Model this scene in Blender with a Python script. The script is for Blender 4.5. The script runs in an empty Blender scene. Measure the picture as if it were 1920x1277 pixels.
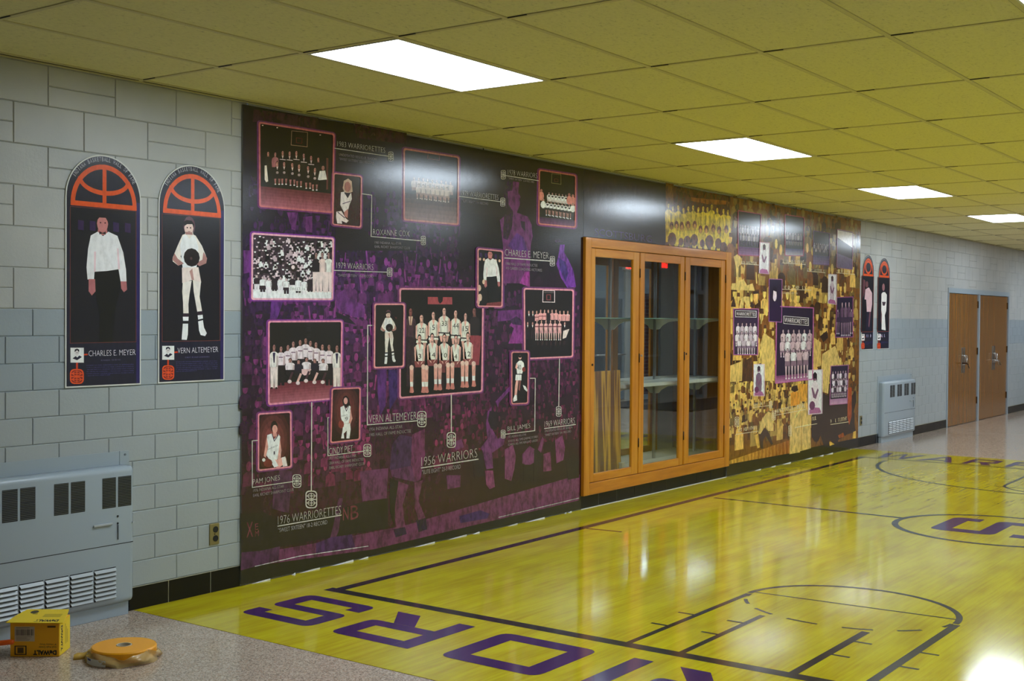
import bpy, bmesh, math, random
from mathutils import Vector, Matrix
random.seed(7)
S = bpy.context.scene
COL = S.collection
# ------------------------------------------------------------------ camera
CF = Vector((-0.58848794, 0.80828713, -0.01881135)).normalized()
CR = Vector((0.80831887, 0.58869302, 0.00781886)).normalized()
CU = CR.cross(CF)
CC = Vector((5.59339947, 0.0, 1.61534236))
FPX = 2302.93
cd = bpy.data.cameras.new('camera'); cam = bpy.data.objects.new('camera', cd); COL.objects.link(cam)
cd.sensor_fit = 'HORIZONTAL'; cd.sensor_width = 36.0; cd.lens = FPX / 1920 * 36.0
cd.clip_start = 0.05; cd.clip_end = 200
mw = Matrix((CR, CU, -CF)).transposed().to_4x4(); mw.translation = CC; cam.matrix_world = mw
S.camera = cam
# ------------------------------------------------------------------ world, exposure
w = bpy.data.worlds.new('world'); S.world = w; w.use_nodes = True
w.node_tree.nodes['Background'].inputs[0].default_value = (0.25, 0.30, 0.38, 1)
w.node_tree.nodes['Background'].inputs[1].default_value = 0.12
S.view_settings.view_transform = 'Standard'; S.view_settings.look = 'None'
S.view_settings.exposure = 1.65; S.view_settings.gamma = 1.0; S.view_settings.use_curve_mapping = False
LAMP = 6.2                      # strength of the troffer diffusers
PG = 1.55                       # printed colours: picture brightness -> ink reflectance
H = 2.8807; RW = 6.19           # ceiling height, hall width
TX, TY, TO, TJ = 0.6096, 1.2192, 0.6583, 4.2116   # ceiling grid

# ------------------------------------------------------------------ helpers
def lin(c):
    c /= 255.0
    return c / 12.92 if c <= 0.04045 else ((c + 0.055) / 1.055) ** 2.4
def C(r, g, b, k=1.0): return (min(lin(r) * k, .95), min(lin(g) * k, .95), min(lin(b) * k, .95), 1)
def ray(px, py): return CF + CR * ((px - 960) / FPX) - CU * ((py - 638.5) / FPX)
def W(px, py, X=0.0):           # point of a wall plane x = X that the photo shows at that pixel
    d = ray(px, py); return CC + d * ((X - CC.x) / d.x)
def FL(px, py, Z=0.0):
    d = ray(px, py); return CC + d * ((Z - CC.z) / d.z)
def yw(px, X=0.0, py=640): return W(px, py, X).y

def mat(name, col=(.5, .5, .5, 1), rough=.5, metal=0.0, spec=.5, coat=0.0):
    m = bpy.data.materials.new(name); m.use_nodes = True
    b = m.node_tree.nodes['Principled BSDF']
    b.inputs['Base Color'].default_value = col; b.inputs['Roughness'].default_value = rough
    b.inputs['Metallic'].default_value = metal; b.inputs['Specular IOR Level'].default_value = spec
    b.inputs['Coat Weight'].default_value = coat; b.inputs['Coat Roughness'].default_value = .05
    return m
def nodes(m): return m.node_tree.nodes, m.node_tree.links, m.node_tree.nodes['Principled BSDF']
def coords(m, scale=(1, 1, 1)):
    n, l, b = nodes(m)
    g = n.new('ShaderNodeNewGeometry'); mp = n.new('ShaderNodeMapping'); mp.inputs['Scale'].default_value = scale
    l.new(g.outputs['Position'], mp.inputs['Vector']); return mp.outputs['Vector']
def noise(m, vec, scale, detail=3, rough=.5):
    n, l, b = nodes(m); t = n.new('ShaderNodeTexNoise'); t.inputs['Scale'].default_value = scale
    t.inputs['Detail'].default_value = detail; t.inputs['Roughness'].default_value = rough
    l.new(vec, t.inputs['Vector']); return t.outputs['Fac']
def ramp(m, fac, stops, interp='LINEAR'):
    n, l, b = nodes(m); r = n.new('ShaderNodeValToRGB'); e = r.color_ramp; e.interpolation = interp
    while len(e.elements) < len(stops): e.elements.new(.5)
    for el, (p, c) in zip(e.elements, stops): el.position = p; el.color = c
    l.new(fac, r.inputs['Fac']); return r.outputs['Color']
def mix(m, fac, a, c, mode='MIX'):
    n, l, b = nodes(m); x = n.new('ShaderNodeMix'); x.data_type = 'RGBA'; x.blend_type = mode
    for v, i in ((fac, 0), (a, 6), (c, 7)):
        if hasattr(v, 'is_linked'): l.new(v, x.inputs[i])
        else: x.inputs[i].default_value = v
    return x.outputs[2]
def bump(m, fac, strength=.2, dist=.002):
    n, l, b = nodes(m); t = n.new('ShaderNodeBump'); t.inputs['Strength'].default_value = strength
    t.inputs['Distance'].default_value = dist; l.new(fac, t.inputs['Height']); l.new(t.outputs['Normal'], b.inputs['Normal'])
def setcol(m, s): m.node_tree.links.new(s, m.node_tree.nodes['Principled BSDF'].inputs['Base Color'])

class MB:                       # collects faces of one mesh
    def __init__(self): self.v = []; self.f = []; self.mi = []; self.sm = []
    def face(self, pts, mi=0, sm=False):
        k = len(self.v); self.v += [tuple(p) for p in pts]; self.f.append(tuple(range(k, k + len(pts)))); self.mi.append(mi); self.sm.append(sm)
    def box(self, a, b, mi=0, M=None):
        x0, y0, z0 = a; x1, y1, z1 = b
        P = [Vector(p) for p in ((x0,y0,z0),(x1,y0,z0),(x1,y1,z0),(x0,y1,z0),(x0,y0,z1),(x1,y0,z1),(x1,y1,z1),(x0,y1,z1))]
        if M: P = [M @ p for p in P]
        k = len(self.v); self.v += [tuple(p) for p in P]
        for q in ((0,3,2,1),(4,5,6,7),(0,1,5,4),(1,2,6,5),(2,3,7,6),(3,0,4,7)):
            self.f.append(tuple(k + i for i in q)); self.mi.append(mi); self.sm.append(False)
    def rings(self, rs, mi=0, cap=True, sm=True, closed=False):
        k = len(self.v); n = len(rs[0])
        for r in rs: self.v += [tuple(p) for p in r]
        m = len(rs)
        for i in range(m if closed else m - 1):
            for j in range(n):
                a = k + i * n; b = k + ((i + 1) % m) * n
                self.f.append((a + j, a + (j + 1) % n, b + (j + 1) % n, b + j)); self.mi.append(mi); self.sm.append(sm)
        if cap and not closed:
            self.f.append(tuple(k + n - 1 - j for j in range(n))); self.mi.append(mi); self.sm.append(False)
            self.f.append(tuple(k + (m - 1) * n + j for j in range(n))); self.mi.append(mi); self.sm.append(False)
    def tube(self, pts, r, n=10, mi=0, cap=True):
        pts = [Vector(p) for p in pts]; rs = []
        for i, p in enumerate(pts):
            t = (pts[min(i + 1, len(pts) - 1)] - pts[max(i - 1, 0)]).normalized()
            a = t.cross(Vector((0, 0, 1)));  a = a.normalized() if a.length > 1e-4 else Vector((1, 0, 0)); b = t.cross(a)
            rr = r[i] if isinstance(r, (list, tuple)) else r
            rs.append([p + a * (rr * math.cos(2 * math.pi * j / n)) + b * (rr * math.sin(2 * math.pi * j / n)) for j in range(n)])
        self.rings(rs, mi, cap)
    def build(self, name, mats, parent=None, bev=0, seg=2):
        me = bpy.data.meshes.new(name); me.from_pydata(self.v, [], self.f)
        for m in (mats if isinstance(mats, (list, tuple)) else [mats]): me.materials.append(m)
        me.polygons.foreach_set('material_index', self.mi); me.polygons.foreach_set('use_smooth', self.sm)
        bm = bmesh.new(); bm.from_mesh(me)
        if bev:
            bmesh.ops.remove_doubles(bm, verts=bm.verts, dist=1e-5)
            bmesh.ops.bevel(bm, geom=[e for e in bm.edges if len(e.link_faces) == 2 and e.calc_face_angle(0) > .5], offset=bev, segments=seg, affect='EDGES', profile=.5)
            for f in bm.faces: f.smooth = False
        bmesh.ops.recalc_face_normals(bm, faces=bm.faces)
        bm.to_mesh(me); bm.free(); me.update()
        o = bpy.data.objects.new(name, me); COL.objects.link(o)
        if parent: attach(o, parent)
        return o
def attach(o, parent):          # meshes are written in world coordinates; shift them under an offset root
    o.parent = parent
    if parent.type == 'EMPTY' or parent.location.length > 0:
        L = parent.matrix_basis.translation
        if L.length and not parent.parent:
            o.data.transform(Matrix.Translation(-L))
def thing(name, label, cat, loc=(0, 0, 0), group=None):
    o = bpy.data.objects.new(name, None); COL.objects.link(o); o.location = loc; o.empty_display_size = .1
    return tag(o, label, cat, group)
def tag(o, label, cat, group=None):
    o['label'] = label; o['category'] = cat
    if group: o['group'] = group
    return o
def struct(o): o['kind'] = 'structure'; return o
def box(name, a, b, m, parent=None, bev=0, seg=2):
    x = MB(); x.box(a, b); return x.build(name, m, parent, bev, seg)

# ---- flat printed artwork, laid on a plane x = X
_tc = {}
def glyphs(txt, thin=-.012):
    if (txt, thin) in _tc: return _tc[(txt, thin)]
    cu = bpy.data.curves.new('t', 'FONT'); cu.body = txt; cu.resolution_u = 2; cu.offset = thin; cu.fill_mode = 'FRONT'
    o = bpy.data.objects.new('t', cu); COL.objects.link(o)
    dg = bpy.context.evaluated_depsgraph_get(); dg.update()
    me = bpy.data.meshes.new_from_object(o.evaluated_get(dg))
    V = [v.co.to_2d() for v in me.vertices]; Fc = [tuple(p.vertices) for p in me.polygons]
    bpy.data.objects.remove(o); bpy.data.curves.remove(cu); bpy.data.meshes.remove(me)
    x0 = min(v.x for v in V); x1 = max(v.x for v in V); y0 = min(v.y for v in V); y1 = max(v.y for v in V)
    r = ([((v.x - x0) / (x1 - x0), (v.y - y0) / (y1 - y0)) for v in V], Fc); _tc[(txt, thin)] = r
    return r
class Pr:
    ST = 0.0002
    def __init__(self, X, g=None, zmin=-9): self.X = X; self.zmin = zmin; self.v = []; self.f = []; self.c = []; self.g = PG if g is None else g
    def wpoly(self, yz, col, L):
        k = len(self.v); x = self.X + L * self.ST + (k * 7 % 17) * 1e-6; self.v += [(x, y, max(z, self.zmin)) for y, z in yz]
        self.f.append(tuple(range(k, k + len(yz)))); self.c.append(col)
    def poly(self, pts, col, L):
        self.wpoly([(p.y, p.z) for p in (W(a, b, self.X) for a, b in pts)], col, L)
    def ell(self, cx, cy, rx, ry, col, L, n=10, a0=0, a1=2 * math.pi):
        full = abs(a1 - a0) > 6.2
        self.poly([(cx + rx * math.cos(a0 + (a1 - a0) * i / (n if full else n - 1)), cy + ry * math.sin(a0 + (a1 - a0) * i / (n if full else n - 1))) for i in range(n)], col, L)
    def stroke(self, pts, wd, col, L):
        for (a, b), (c, d) in zip(pts, pts[1:]):
            dx, dy = c - a, d - b; n = math.hypot(dx, dy) or 1; ux, uy = dx / n * wd / 2, dy / n * wd / 2
            self.poly([(a - ux + uy, b - uy - ux), (a - ux - uy, b - uy + ux), (c + ux - uy, d + uy + ux), (c + ux + uy, d + uy - ux)], col, L)
    def ring(self, out, inn, col, L):
        n = len(out)
        for i in range(n): self.poly([out[i], out[(i + 1) % n], inn[(i + 1) % n], inn[i]], col, L)
    def text(self, txt, p0, p1, h, col, L, thin=-.012):
        V, Fc = glyphs(txt, thin)
        Q = [(p0[0] + (p1[0] - p0[0]) * u, p0[1] + (p1[1] - p0[1]) * u - h * v) for u, v in V]
        for f in Fc: self.poly([Q[i] for i in f], col, L)
    def blur(self, p0, p1, h, col, L, rnd=random.Random(11)):      # print too small to read: a row of broken strokes
        wd = math.hypot(p1[0] - p0[0], p1[1] - p0[1]); t = 0; sx = h * .32
        at_ = lambda u, v: (p0[0] + (p1[0] - p0[0]) * u / wd, p0[1] + (p1[1] - p0[1]) * u / wd - v)
        while t < wd - sx:
            a = rnd.uniform(.45, 1.0) * sx
            if rnd.random() < .16: t += sx * 1.3; continue
            self.poly([at_(t, 0), at_(t + a * .5, 0), at_(t + a * .5, h), at_(t, h)], col, L)
            v = rnd.choice((0, h * .42, h * .82)); self.poly([at_(t, v), at_(t + a, v), at_(t + a, v + h * .18), at_(t, v + h * .18)], col, L + .2)
            t += sx * 1.25
    def build(self, name, m, parent=None):
        me = bpy.data.meshes.new(name); me.from_pydata(self.v, [], self.f); me.materials.append(m)
        at = me.color_attributes.new('Col', 'FLOAT_COLOR', 'CORNER'); buf = []
        for p, c in zip(me.polygons, self.c): buf += list(C(*c[:3], self.g)) * p.loop_total
        at.data.foreach_set('color', buf)
        bm = bmesh.new(); bm.from_mesh(me)
        for f in bm.faces:
            f.normal_update()
            if f.normal.x < 0: f.normal_flip()
        bm.to_mesh(me); bm.free()
        o = bpy.data.objects.new(name, me); COL.objects.link(o)
        if parent: attach(o, parent)
        return o
def rrect(quad, m=0.0, r=3.0, n=3):          # rounded outline inside a pixel quad TL,TR,BR,BL inset by m pixels
    (ax, ay), (bx, by), (cx, cy), (dx, dy) = quad
    wd = (math.hypot(bx - ax, by - ay) + math.hypot(cx - dx, cy - dy)) / 2; ht = (math.hypot(dx - ax, dy - ay) + math.hypot(cx - bx, cy - by)) / 2
    def q(x, y):
        u, v = x / wd, y / ht
        return (ax * (1 - u) * (1 - v) + bx * u * (1 - v) + cx * u * v + dx * (1 - u) * v, ay * (1 - u) * (1 - v) + by * u * (1 - v) + cy * u * v + dy * (1 - u) * v)
    out = []; r = max(r, .01)
    for X, Y, a in ((m + r, m + r, 180), (wd - m - r, m + r, 270), (wd - m - r, ht - m - r, 0), (m + r, ht - m - r, 90)):
        for i in range(n + 1):
            t = math.radians(a + 90 * i / n); out.append(q(X + r * math.cos(t), Y + r * math.sin(t)))
    return out
def Q(quad):
    (ax, ay), (bx, by), (cx, cy), (dx, dy) = quad
    return lambda u, v: (ax * (1 - u) * (1 - v) + bx * u * (1 - v) + cx * u * v + dx * (1 - u) * v, ay * (1 - u) * (1 - v) + by * u * (1 - v) + cy * u * v + dy * (1 - u) * v)
def T(ox, oy, s): return lambda pts: [(ox + a / s, oy + b / s) for a, b in pts]

# ------------------------------------------------------------------ materials
def print_mat(name, rough, coat=0.0, bs=.12, grain=None, spec=.5):
    m = mat(name, rough=rough, coat=coat, spec=spec); n, l, b = nodes(m)
    a = n.new('ShaderNodeAttribute'); a.attribute_name = 'Col'; out = a.outputs['Color']
    if grain:                    # photographic grain of the printed pictures
        lo, hi, sc = grain; g = lambda x: (x, x, x, 1)
        f = noise(m, coords(m, (1, 1, .6)), sc, 5, .62); out = mix(m, 1.0, out, ramp(m, f, [(.36, g(lo)), (.5, g(1)), (.64, g(hi))]), 'MULTIPLY')
    l.new(out, b.inputs['Base Color'])
    bump(m, noise(m, coords(m, (1, 1, 2.2)), 70, 2), bs, .002); return m
M_print = print_mat('glossy_mural_vinyl', .17, 0, .10, (.80, 1.12, 45), .8)
M_collage = print_mat('glossy_collage_vinyl', .17, 0, .10, (.52, 1.38, 26), .8)
M_collage2 = print_mat('glossy_golden_vinyl', .17, 0, .10, (.66, 1.22, 22), .8)
M_poster = print_mat('glossy_poster_print', .20, 0, .06, (.9, 1.06, 40), .6)
M_matte = print_mat('matte_print', .5, 0, 0)
def paint_block():
    m = mat('painted_block', rough=.38); v = coords(m); n, l, b = nodes(m)
    g = n.new('ShaderNodeNewGeometry'); s = n.new('ShaderNodeSeparateXYZ'); l.new(g.outputs['Position'], s.inputs[0])
    t = n.new('ShaderNodeMath'); t.operation = 'GREATER_THAN'; t.inputs[1].default_value = 1.638; l.new(s.outputs['Z'], t.inputs[0])
    blot = ramp(m, noise(m, v, 2.2, 4), [(.3, C(148, 150, 149, 1.45)), (.7, C(162, 162, 159, 1.45))])
    dark = ramp(m, noise(m, v, 1.7, 4), [(.3, C(133, 142, 147, 1.4)), (.7, C(143, 150, 154, 1.4))])
    # the band painted between dado line and the lower wall is the deeper grey
    u = n.new('ShaderNodeMath'); u.operation = 'GREATER_THAN'; u.inputs[1].default_value = 1.225; l.new(s.outputs['Z'], u.inputs[0])
    low = mix(m, u.outputs[0], C(146, 150, 150, 1.42), C(128, 138, 146, 1.4))
    setcol(m, mix(m, t.outputs[0], mix(m, .5, low, dark), blot)); bump(m, noise(m, v, 55, 5, .7), .25, .004); return m
M_block = paint_block()
M_wall = mat('painted_plain_wall', C(150, 150, 148, 1.4), .45)
M_metal = mat('grey_enamel_metal', C(132, 142, 150, 1.5), .33)
M_metal2 = mat('pale_grey_enamel', C(150, 156, 160, 1.4), .35)
M_dark = mat('dark_parts_and_recess_shade', C(16, 18, 20), .6)  # dark small parts, also painted shade for ceiling gaps and heater vents
M_slat = mat('grille_slat', C(95, 103, 110, 1.3), .4)
M_black = mat('black_glazed_tile', C(20, 19, 21), .25, 0, .3)
M_grout = mat('cream_grout', C(190, 182, 150), .8)
M_white = mat('white_paint', C(205, 205, 200, 1.2), .45)
M_steel = mat('brushed_steel', C(190, 190, 190), .28, 1.0)
M_bronze = mat('dark_bronze', C(70, 52, 40), .35, .9)
M_cream = mat('cream_enamel_trim', C(200, 195, 175), .5)
def wood(name, a, b, c, axis=(1, 1, 1), sc=6, rough=.3, coat=.3):
    m = mat(name, rough=rough, coat=coat); v = coords(m, axis)
    f = noise(m, v, sc, 6, .6); col = ramp(m, f, [(.28, a), (.5, b), (.72, c)]); setcol(m, col); bump(m, f, .05, .001); return m
M_oak = wood('honey_maple', C(164, 98, 12, 1.2), C(186, 118, 22, 1.2), C(200, 138, 40, 1.2), (6, 6, .5), 3.2)
M_oakh = wood('honey_maple_rail', C(164, 97, 12, 1.2), C(186, 116, 22, 1.2), C(200, 136, 40, 1.2), (6, .6, 6), 3.2)
M_door = wood('walnut_door', C(112, 72, 26, 1.2), C(124, 82, 32, 1.25), C(138, 94, 40, 1.25), (9, 9, .25), 3, .25, .4)
def plywood():
    m = mat('streaked_board', rough=.35, coat=.2); v = coords(m, (9, 9, .35)); f = noise(m, v, 1.6, 3)
    setcol(m, ramp(m, f, [(.3, C(104, 64, 36)), (.52, C(132, 84, 48)), (.57, C(225, 168, 60)), (.63, C(225, 168, 60)), (.68, C(138, 88, 50))])); return m
M_ply = plywood()
def terrazzo():
    m = mat('terrazzo', rough=.13, spec=.5); v = coords(m); n, l, b = nodes(m)
    vo = n.new('ShaderNodeTexVoronoi'); vo.inputs['Scale'].default_value = 165; l.new(v, vo.inputs['Vector'])
    sp = n.new('ShaderNodeSeparateColor'); l.new(vo.outputs['Color'], sp.inputs[0])
    c1 = ramp(m, sp.outputs[0], [(0, C(100, 86, 78)), (.18, C(158, 138, 124)), (.45, C(200, 180, 162)), (.7, C(216, 198, 180)), (.9, C(182, 142, 118))], 'CONSTANT')
    setcol(m, mix(m, .35, c1, ramp(m, noise(m, v, 1.3, 4), [(.3, C(186, 168, 150)), (.7, C(206, 188, 170))]))); return m
M_terr = terrazzo()
def court():
    m = mat('court_print', rough=.10, spec=.5); n, l, b = nodes(m)
    f1 = noise(m, coords(m, (30, 1.1, 1)), 1.6, 5, .6); f2 = noise(m, coords(m, (5, 1.3, 1)), 1.4, 4)
    c1 = ramp(m, f1, [(.30, C(184, 158, 14)), (.5, C(201, 186, 18)), (.75, C(212, 200, 36))])
    c2 = ramp(m, f2, [(.35, C(162, 126, 22)), (.6, C(210, 194, 24))])
    g = n.new('ShaderNodeNewGeometry'); s = n.new('ShaderNodeSeparateXYZ'); l.new(g.outputs['Position'], s.inputs[0])
    k = n.new('ShaderNodeMath'); k.operation = 'MULTIPLY'; k.inputs[1].default_value = 1 / .055; l.new(s.outputs['X'], k.inputs[0])
    fr = n.new('ShaderNodeMath'); fr.operation = 'FRACT'; l.new(k.outputs[0], fr.inputs[0])
    lt = n.new('ShaderNodeMath'); lt.operation = 'LESS_THAN'; lt.inputs[1].default_value = .05; l.new(fr.outputs[0], lt.inputs[0])
    base = mix(m, .35, c1, c2)
    ml = n.new('ShaderNodeMath'); ml.operation = 'MULTIPLY'; ml.inputs[1].default_value = .22; l.new(lt.outputs[0], ml.inputs[0])
    setcol(m, mix(m, ml.outputs[0], base, C(150, 110, 14)))
    return m
M_court = court()
M_line = mat('black_court_line', C(34, 30, 33), .14)
M_letter = mat('purple_court_lettering', C(62, 30, 92), .12)
M_redline = mat('maroon_court_mark', C(110, 46, 30), .14)
def tilemat():
    m = mat('fissured_ceiling_tile', rough=.9, spec=.2); v = coords(m, (1, .55, 1))
    f = noise(m, v, 75, 4, .65)
    setcol(m, ramp(m, f, [(.30, C(196, 192, 150)), (.40, C(226, 222, 172)), (.6, C(232, 228, 178))])); bump(m, f, .35, .004); return m
M_tile = tilemat()
M_grid = mat('ceiling_grid_enamel', C(206, 200, 150), .5)
def emis(name, col, s):
    m = bpy.data.materials.new(name); m.use_nodes = True; n = m.node_tree.nodes; n.remove(n['Principled BSDF'])
    e = n.new('ShaderNodeEmission'); e.inputs[0].default_value = col; e.inputs[1].default_value = s
    m.node_tree.links.new(e.outputs[0], n['Material Output'].inputs[0]); return m
M_lamp = emis('lamp_diffuser', (.86, 1.0, 1.14, 1), LAMP)
M_exit = emis('exit_red', (1, .01, .005, 1), 9)
def glass():
    m = bpy.data.materials.new('clear_glass'); m.use_nodes = True; n = m.node_tree.nodes; l = m.node_tree.links; n.remove(n['Principled BSDF'])
    t = n.new('ShaderNodeBsdfTransparent'); t.inputs[0].default_value = (.93, .95, .94, 1); g = n.new('ShaderNodeBsdfGlossy'); g.inputs['Roughness'].default_value = .0
    f = n.new('ShaderNodeFresnel'); x = n.new('ShaderNodeMixShader')
    ge = n.new('ShaderNodeNewGeometry'); mr = n.new('ShaderNodeMapRange'); mr.inputs[3].default_value = 1.5; mr.inputs[4].default_value = 1 / 1.5; l.new(ge.outputs['Backfacing'], mr.inputs[0]); l.new(mr.outputs[0], f.inputs['IOR'])
    l.new(f.outputs[0], x.inputs[0]); l.new(t.outputs[0], x.inputs[1]); l.new(g.outputs[0], x.inputs[2]); l.new(x.outputs[0], n['Material Output'].inputs[0]); return m
M_glass = glass()
M_mirror = mat('mirror_back', (.74, .76, .76, 1), .012, 1.0)
M_brick = mat('red_brick', rough=.8)
def _brick():
    n, l, b = nodes(M_brick); t = n.new('ShaderNodeTexBrick'); g = n.new('ShaderNodeNewGeometry'); s = n.new('ShaderNodeSeparateXYZ'); c = n.new('ShaderNodeCombineXYZ')
    l.new(g.outputs['Position'], s.inputs[0]); l.new(s.outputs['Y'], c.inputs[0]); l.new(s.outputs['Z'], c.inputs[1]); l.new(c.outputs[0], t.inputs['Vector'])
    t.inputs['Scale'].default_value = 1; t.inputs['Brick Width'].default_value = .21; t.inputs['Row Height'].default_value = .075; t.inputs['Mortar Size'].default_value = .006
    t.inputs['Color1'].default_value = C(140, 70, 62); t.inputs['Color2'].default_value = C(112, 56, 52); t.inputs['Mortar'].default_value = C(160, 150, 145); l.new(t.outputs['Color'], b.inputs['Base Color'])
_brick()
M_mauve = mat('mauve_brown_door', C(170, 140, 132), .4)
M_blue = mat('blue_grey_door_metal', C(110, 125, 138), .4)
M_mat = mat('dark_entrance_mat', C(48, 44, 46), .9)

# ------------------------------------------------------------------ floor, ceiling, walls
Y0, Y1 = -4.0, 29.0
struct(box('floor', (-.45, Y0, -.1), (RW + .2, Y1, 0), M_terr))

LIGHTS = [(i, j) for j in (0, 3, 6, 9, 12, 15) for i in (1, 6)]
def ceiling():
    mb = MB(); gw = .012
    xs = [0] + [TO + TX * i for i in range(-1, 10) if .02 < TO + TX * i < RW] + [RW]
    ys = [Y0] + [TJ + TY * j for j in range(-8, 22) if Y0 + .05 < TJ + TY * j < Y1 - .05] + [Y1]
    lc = [(TO + TX * (i + .5), TJ + TY * (j + .5)) for i, j in LIGHTS]
    for a, b in zip(xs, xs[1:]):
        for c, d in zip(ys, ys[1:]):
            cx, cy = (a + b) / 2, (c + d) / 2
            if any(abs(cx - p) < .1 and abs(cy - q) < .1 for p, q in lc): continue
            z = H + .004
            mb.face([(a, c, z), (a, d, z), (b, d, z), (b, c, z)], 0)
    for x in xs[1:-1]: mb.box((x - gw, Y0, H - .001), (x + gw, Y1, H + .01), 1)
    for y in ys[1:-1]:
        mb.box((0, y - gw, H - .0006), (RW, y + gw, H + .01), 1)
    # dark strips that paint in the shadow gaps beside runners and wall trim
    for x in xs[1:-1]:
        for y in ys[1:-1]: mb.box((x + gw, y - gw - .002, H - .0012), (x + gw + .10, y - gw + .004, H + .002), 2)
        mb.box((x - gw - .002, Y0, H - .0002), (x - gw, Y1, H + .004), 2)
    mb.box((0, Y0, H - .004), (.019, Y1, H + .004), 1); mb.box((.019, Y0, H - .0005), (.024, Y1, H + .004), 2)
    mb.face([(-.5, Y0, H + .12), (RW + .3, Y0, H + .12), (RW + .3, Y1, H + .12), (-.5, Y1, H + .12)], 0)
    return struct(mb.build('ceiling', [M_tile, M_grid, M_dark]))
ceiling()

YA, YB, YCa, YCb, YD = 4.945, 15.11, 8.665, 11.405, 11.405
DOORS = ((18.83, 22.34),)
def block_wall(mb, ya, yb, skip=None):
    J = .0045; D = .0055
    rows = [(.127 + .1375 * k, .127 + .1375 * (k + 1), .30, (.28 if k % 2 == 0 else .13), False) for k in range(11)]
    rows.insert(0, (0, .127, .30, .13, False))
    rows += [(1.6395 + .2058 * m, 1.6395 + .2058 * (m + 1), .4013, 3.666 if m % 2 else 3.474, True) for m in range(7)]
    for r, (z0, z1, ln, off, up) in enumerate(rows):
        z1 = min(z1, H + .06)
        if z1 - z0 < .02: continue
        n0 = math.floor((ya - off) / ln); y = off + n0 * ln; idx = n0
        while y < yb:
            a, b = max(y, ya), min(y + ln, yb)
            if b - a > .004:
                parts = [(z0, z1)]
                if up:
                    par = (idx % 3 == 0) if (r % 2) else (idx % 3 == 2)
                    if par: parts = [(z0, (z0 + z1) / 2), ((z0 + z1) / 2, z1)]
                for p, q in parts:
                    if skip and a < skip[1] - .01 and b > skip[0] + .01 and p < skip[2]:
                        for e, g in ((a, min(b, skip[0])), (max(a, skip[1]), b)):
                            if g - e > .004: brick(mb, e, g, p, q, J, D)
                        if q > skip[2]: brick(mb, max(a, skip[0]), min(b, skip[1]), skip[2], q, .0002, D)
                    else: brick(mb, a, b, p, q, J, D)
            y += ln; idx += 1
def brick(mb, a, b, p, q, J, D):
    j = min(J, (b - a) / 4); e = J * .45
    o = [(-D, a, p), (-D, b, p), (-D, b, q), (-D, a, q)]; i = [(0, a + j, p + J), (0, b - j, p + J), (0, b - j, q - J), (0, a + j, q - J)]
    mb.face(i)
    for k in range(4): mb.face([o[k], o[(k + 1) % 4], i[(k + 1) % 4], i[k]])
mb = MB()
block_wall(mb, Y0, YA + .05)
block_wall(mb, YB - .05, Y1, (18.83, 22.34, 2.11))
def vq(x, a, b, p, q): mb.face([(x, a, p), (x, b, p), (x, b, q), (x, a, q)], 1)
vq(0, YA + .05, 8.72, 0, H + .1); vq(0, 11.34, YB - .05, 0, H + .1); vq(0, 8.72, 11.34, 2.23, H + .1); vq(0, 8.72, 11.34, 0, .19)
struct(mb.build('wall_left', [M_block, M_wall]))
for n, a, b in (('wall_back', (-.5, Y0 - .1, -.1), (RW + .3, Y0, H + .12)), ('wall_front', (-.5, Y1, -.1), (RW + .3, Y1 + .1, H + .12))): struct(box(n, a, b, M_wall))
# opposite wall (seen mirrored in the display cabinet): openings for the entrance
mb = MB()
for a, b, p, q in ((Y0, 19.8, 0, H + .1), (19.8, 25.3, 2.76, H + .1), (25.3, Y1, 0, H + .1), (21.05, 21.75, 0, 2.76), (22.9, 23.05, 0, 2.76)):
    mb.box((RW, a, p), (RW + .15, b, q))
struct(mb.build('wall_right', M_wall))

def tiles(name, ya, yb, zt=.127, n0=4.121, t=.006):
    mb = MB(); mb.box((0, ya, 0), (t * .5, yb, zt), 1)
    y = n0 + math.floor((ya - n0) / .30) * .30
    while y < yb:
        a, b = max(y + .003, ya), min(y + .297, yb)
        if b - a > .01: mb.box((0.0005, a, .003), (t, b, zt - .003), 0)
        y += .30
    return struct(mb.build(name, [M_black, M_grout]))
tiles('baseboard_left', Y0, YA - .005)
tiles('baseboard_cabinet', 8.672, 11.40, .125, 8.66)
tiles('baseboard_far', YB + .005, 18.83); tiles('baseboard_end', 22.34, Y1)

# ------------------------------------------------------------------ ceiling lights
def light(i, j, label, first=None):
    x0, y0 = TO + TX * i + .014, TJ + TY * j + .014; x1, y1 = TO + TX * (i + 1) - .014, TJ + TY * (j + 1) - .014
    loc = ((x0 + x1) / 2, (y0 + y1) / 2, H)
    if first:
        r = first.copy(); COL.objects.link(r); r.location = loc
        for ch in first.children: c = ch.copy(); COL.objects.link(c); c.parent = r
        r['label'] = label; return r
    r = thing('ceiling_light', label, 'ceiling light', loc, 'recessed ceiling lights')
    mb = MB(); f = .012
    for a, b in (((x0, y0), (x1, y0 + f)), ((x0, y1 - f), (x1, y1)), ((x0, y0 + f), (x0 + f, y1 - f)), ((x1 - f, y0 + f), (x1, y1 - f))):
        mb.box((a[0], a[1], H - .003), (b[0], b[1], H + .02))
    mb.box((x0, y0, H + .02), (x1, y1, H + .06))
    mb.build('frame', M_white, r)
    box('diffuser', (x0 + f, y0 + f, H + .001), (x1 - f, y1 - f, H + .012), M_lamp, r)
    return r
L0 = light(1, 0, 'largest bright rectangular ceiling light, above the left part of the purple mural', None)
names = {(1, 3): 'bright rectangular ceiling light above the wooden display cabinet', (1, 6): 'bright rectangular ceiling light in front of the top of the yellow mural',
         (1, 9): 'small far ceiling light above the grey block wall near the double doors', (6, 0): 'ceiling light of which only a corner shows at the top right of the photo'}
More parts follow.
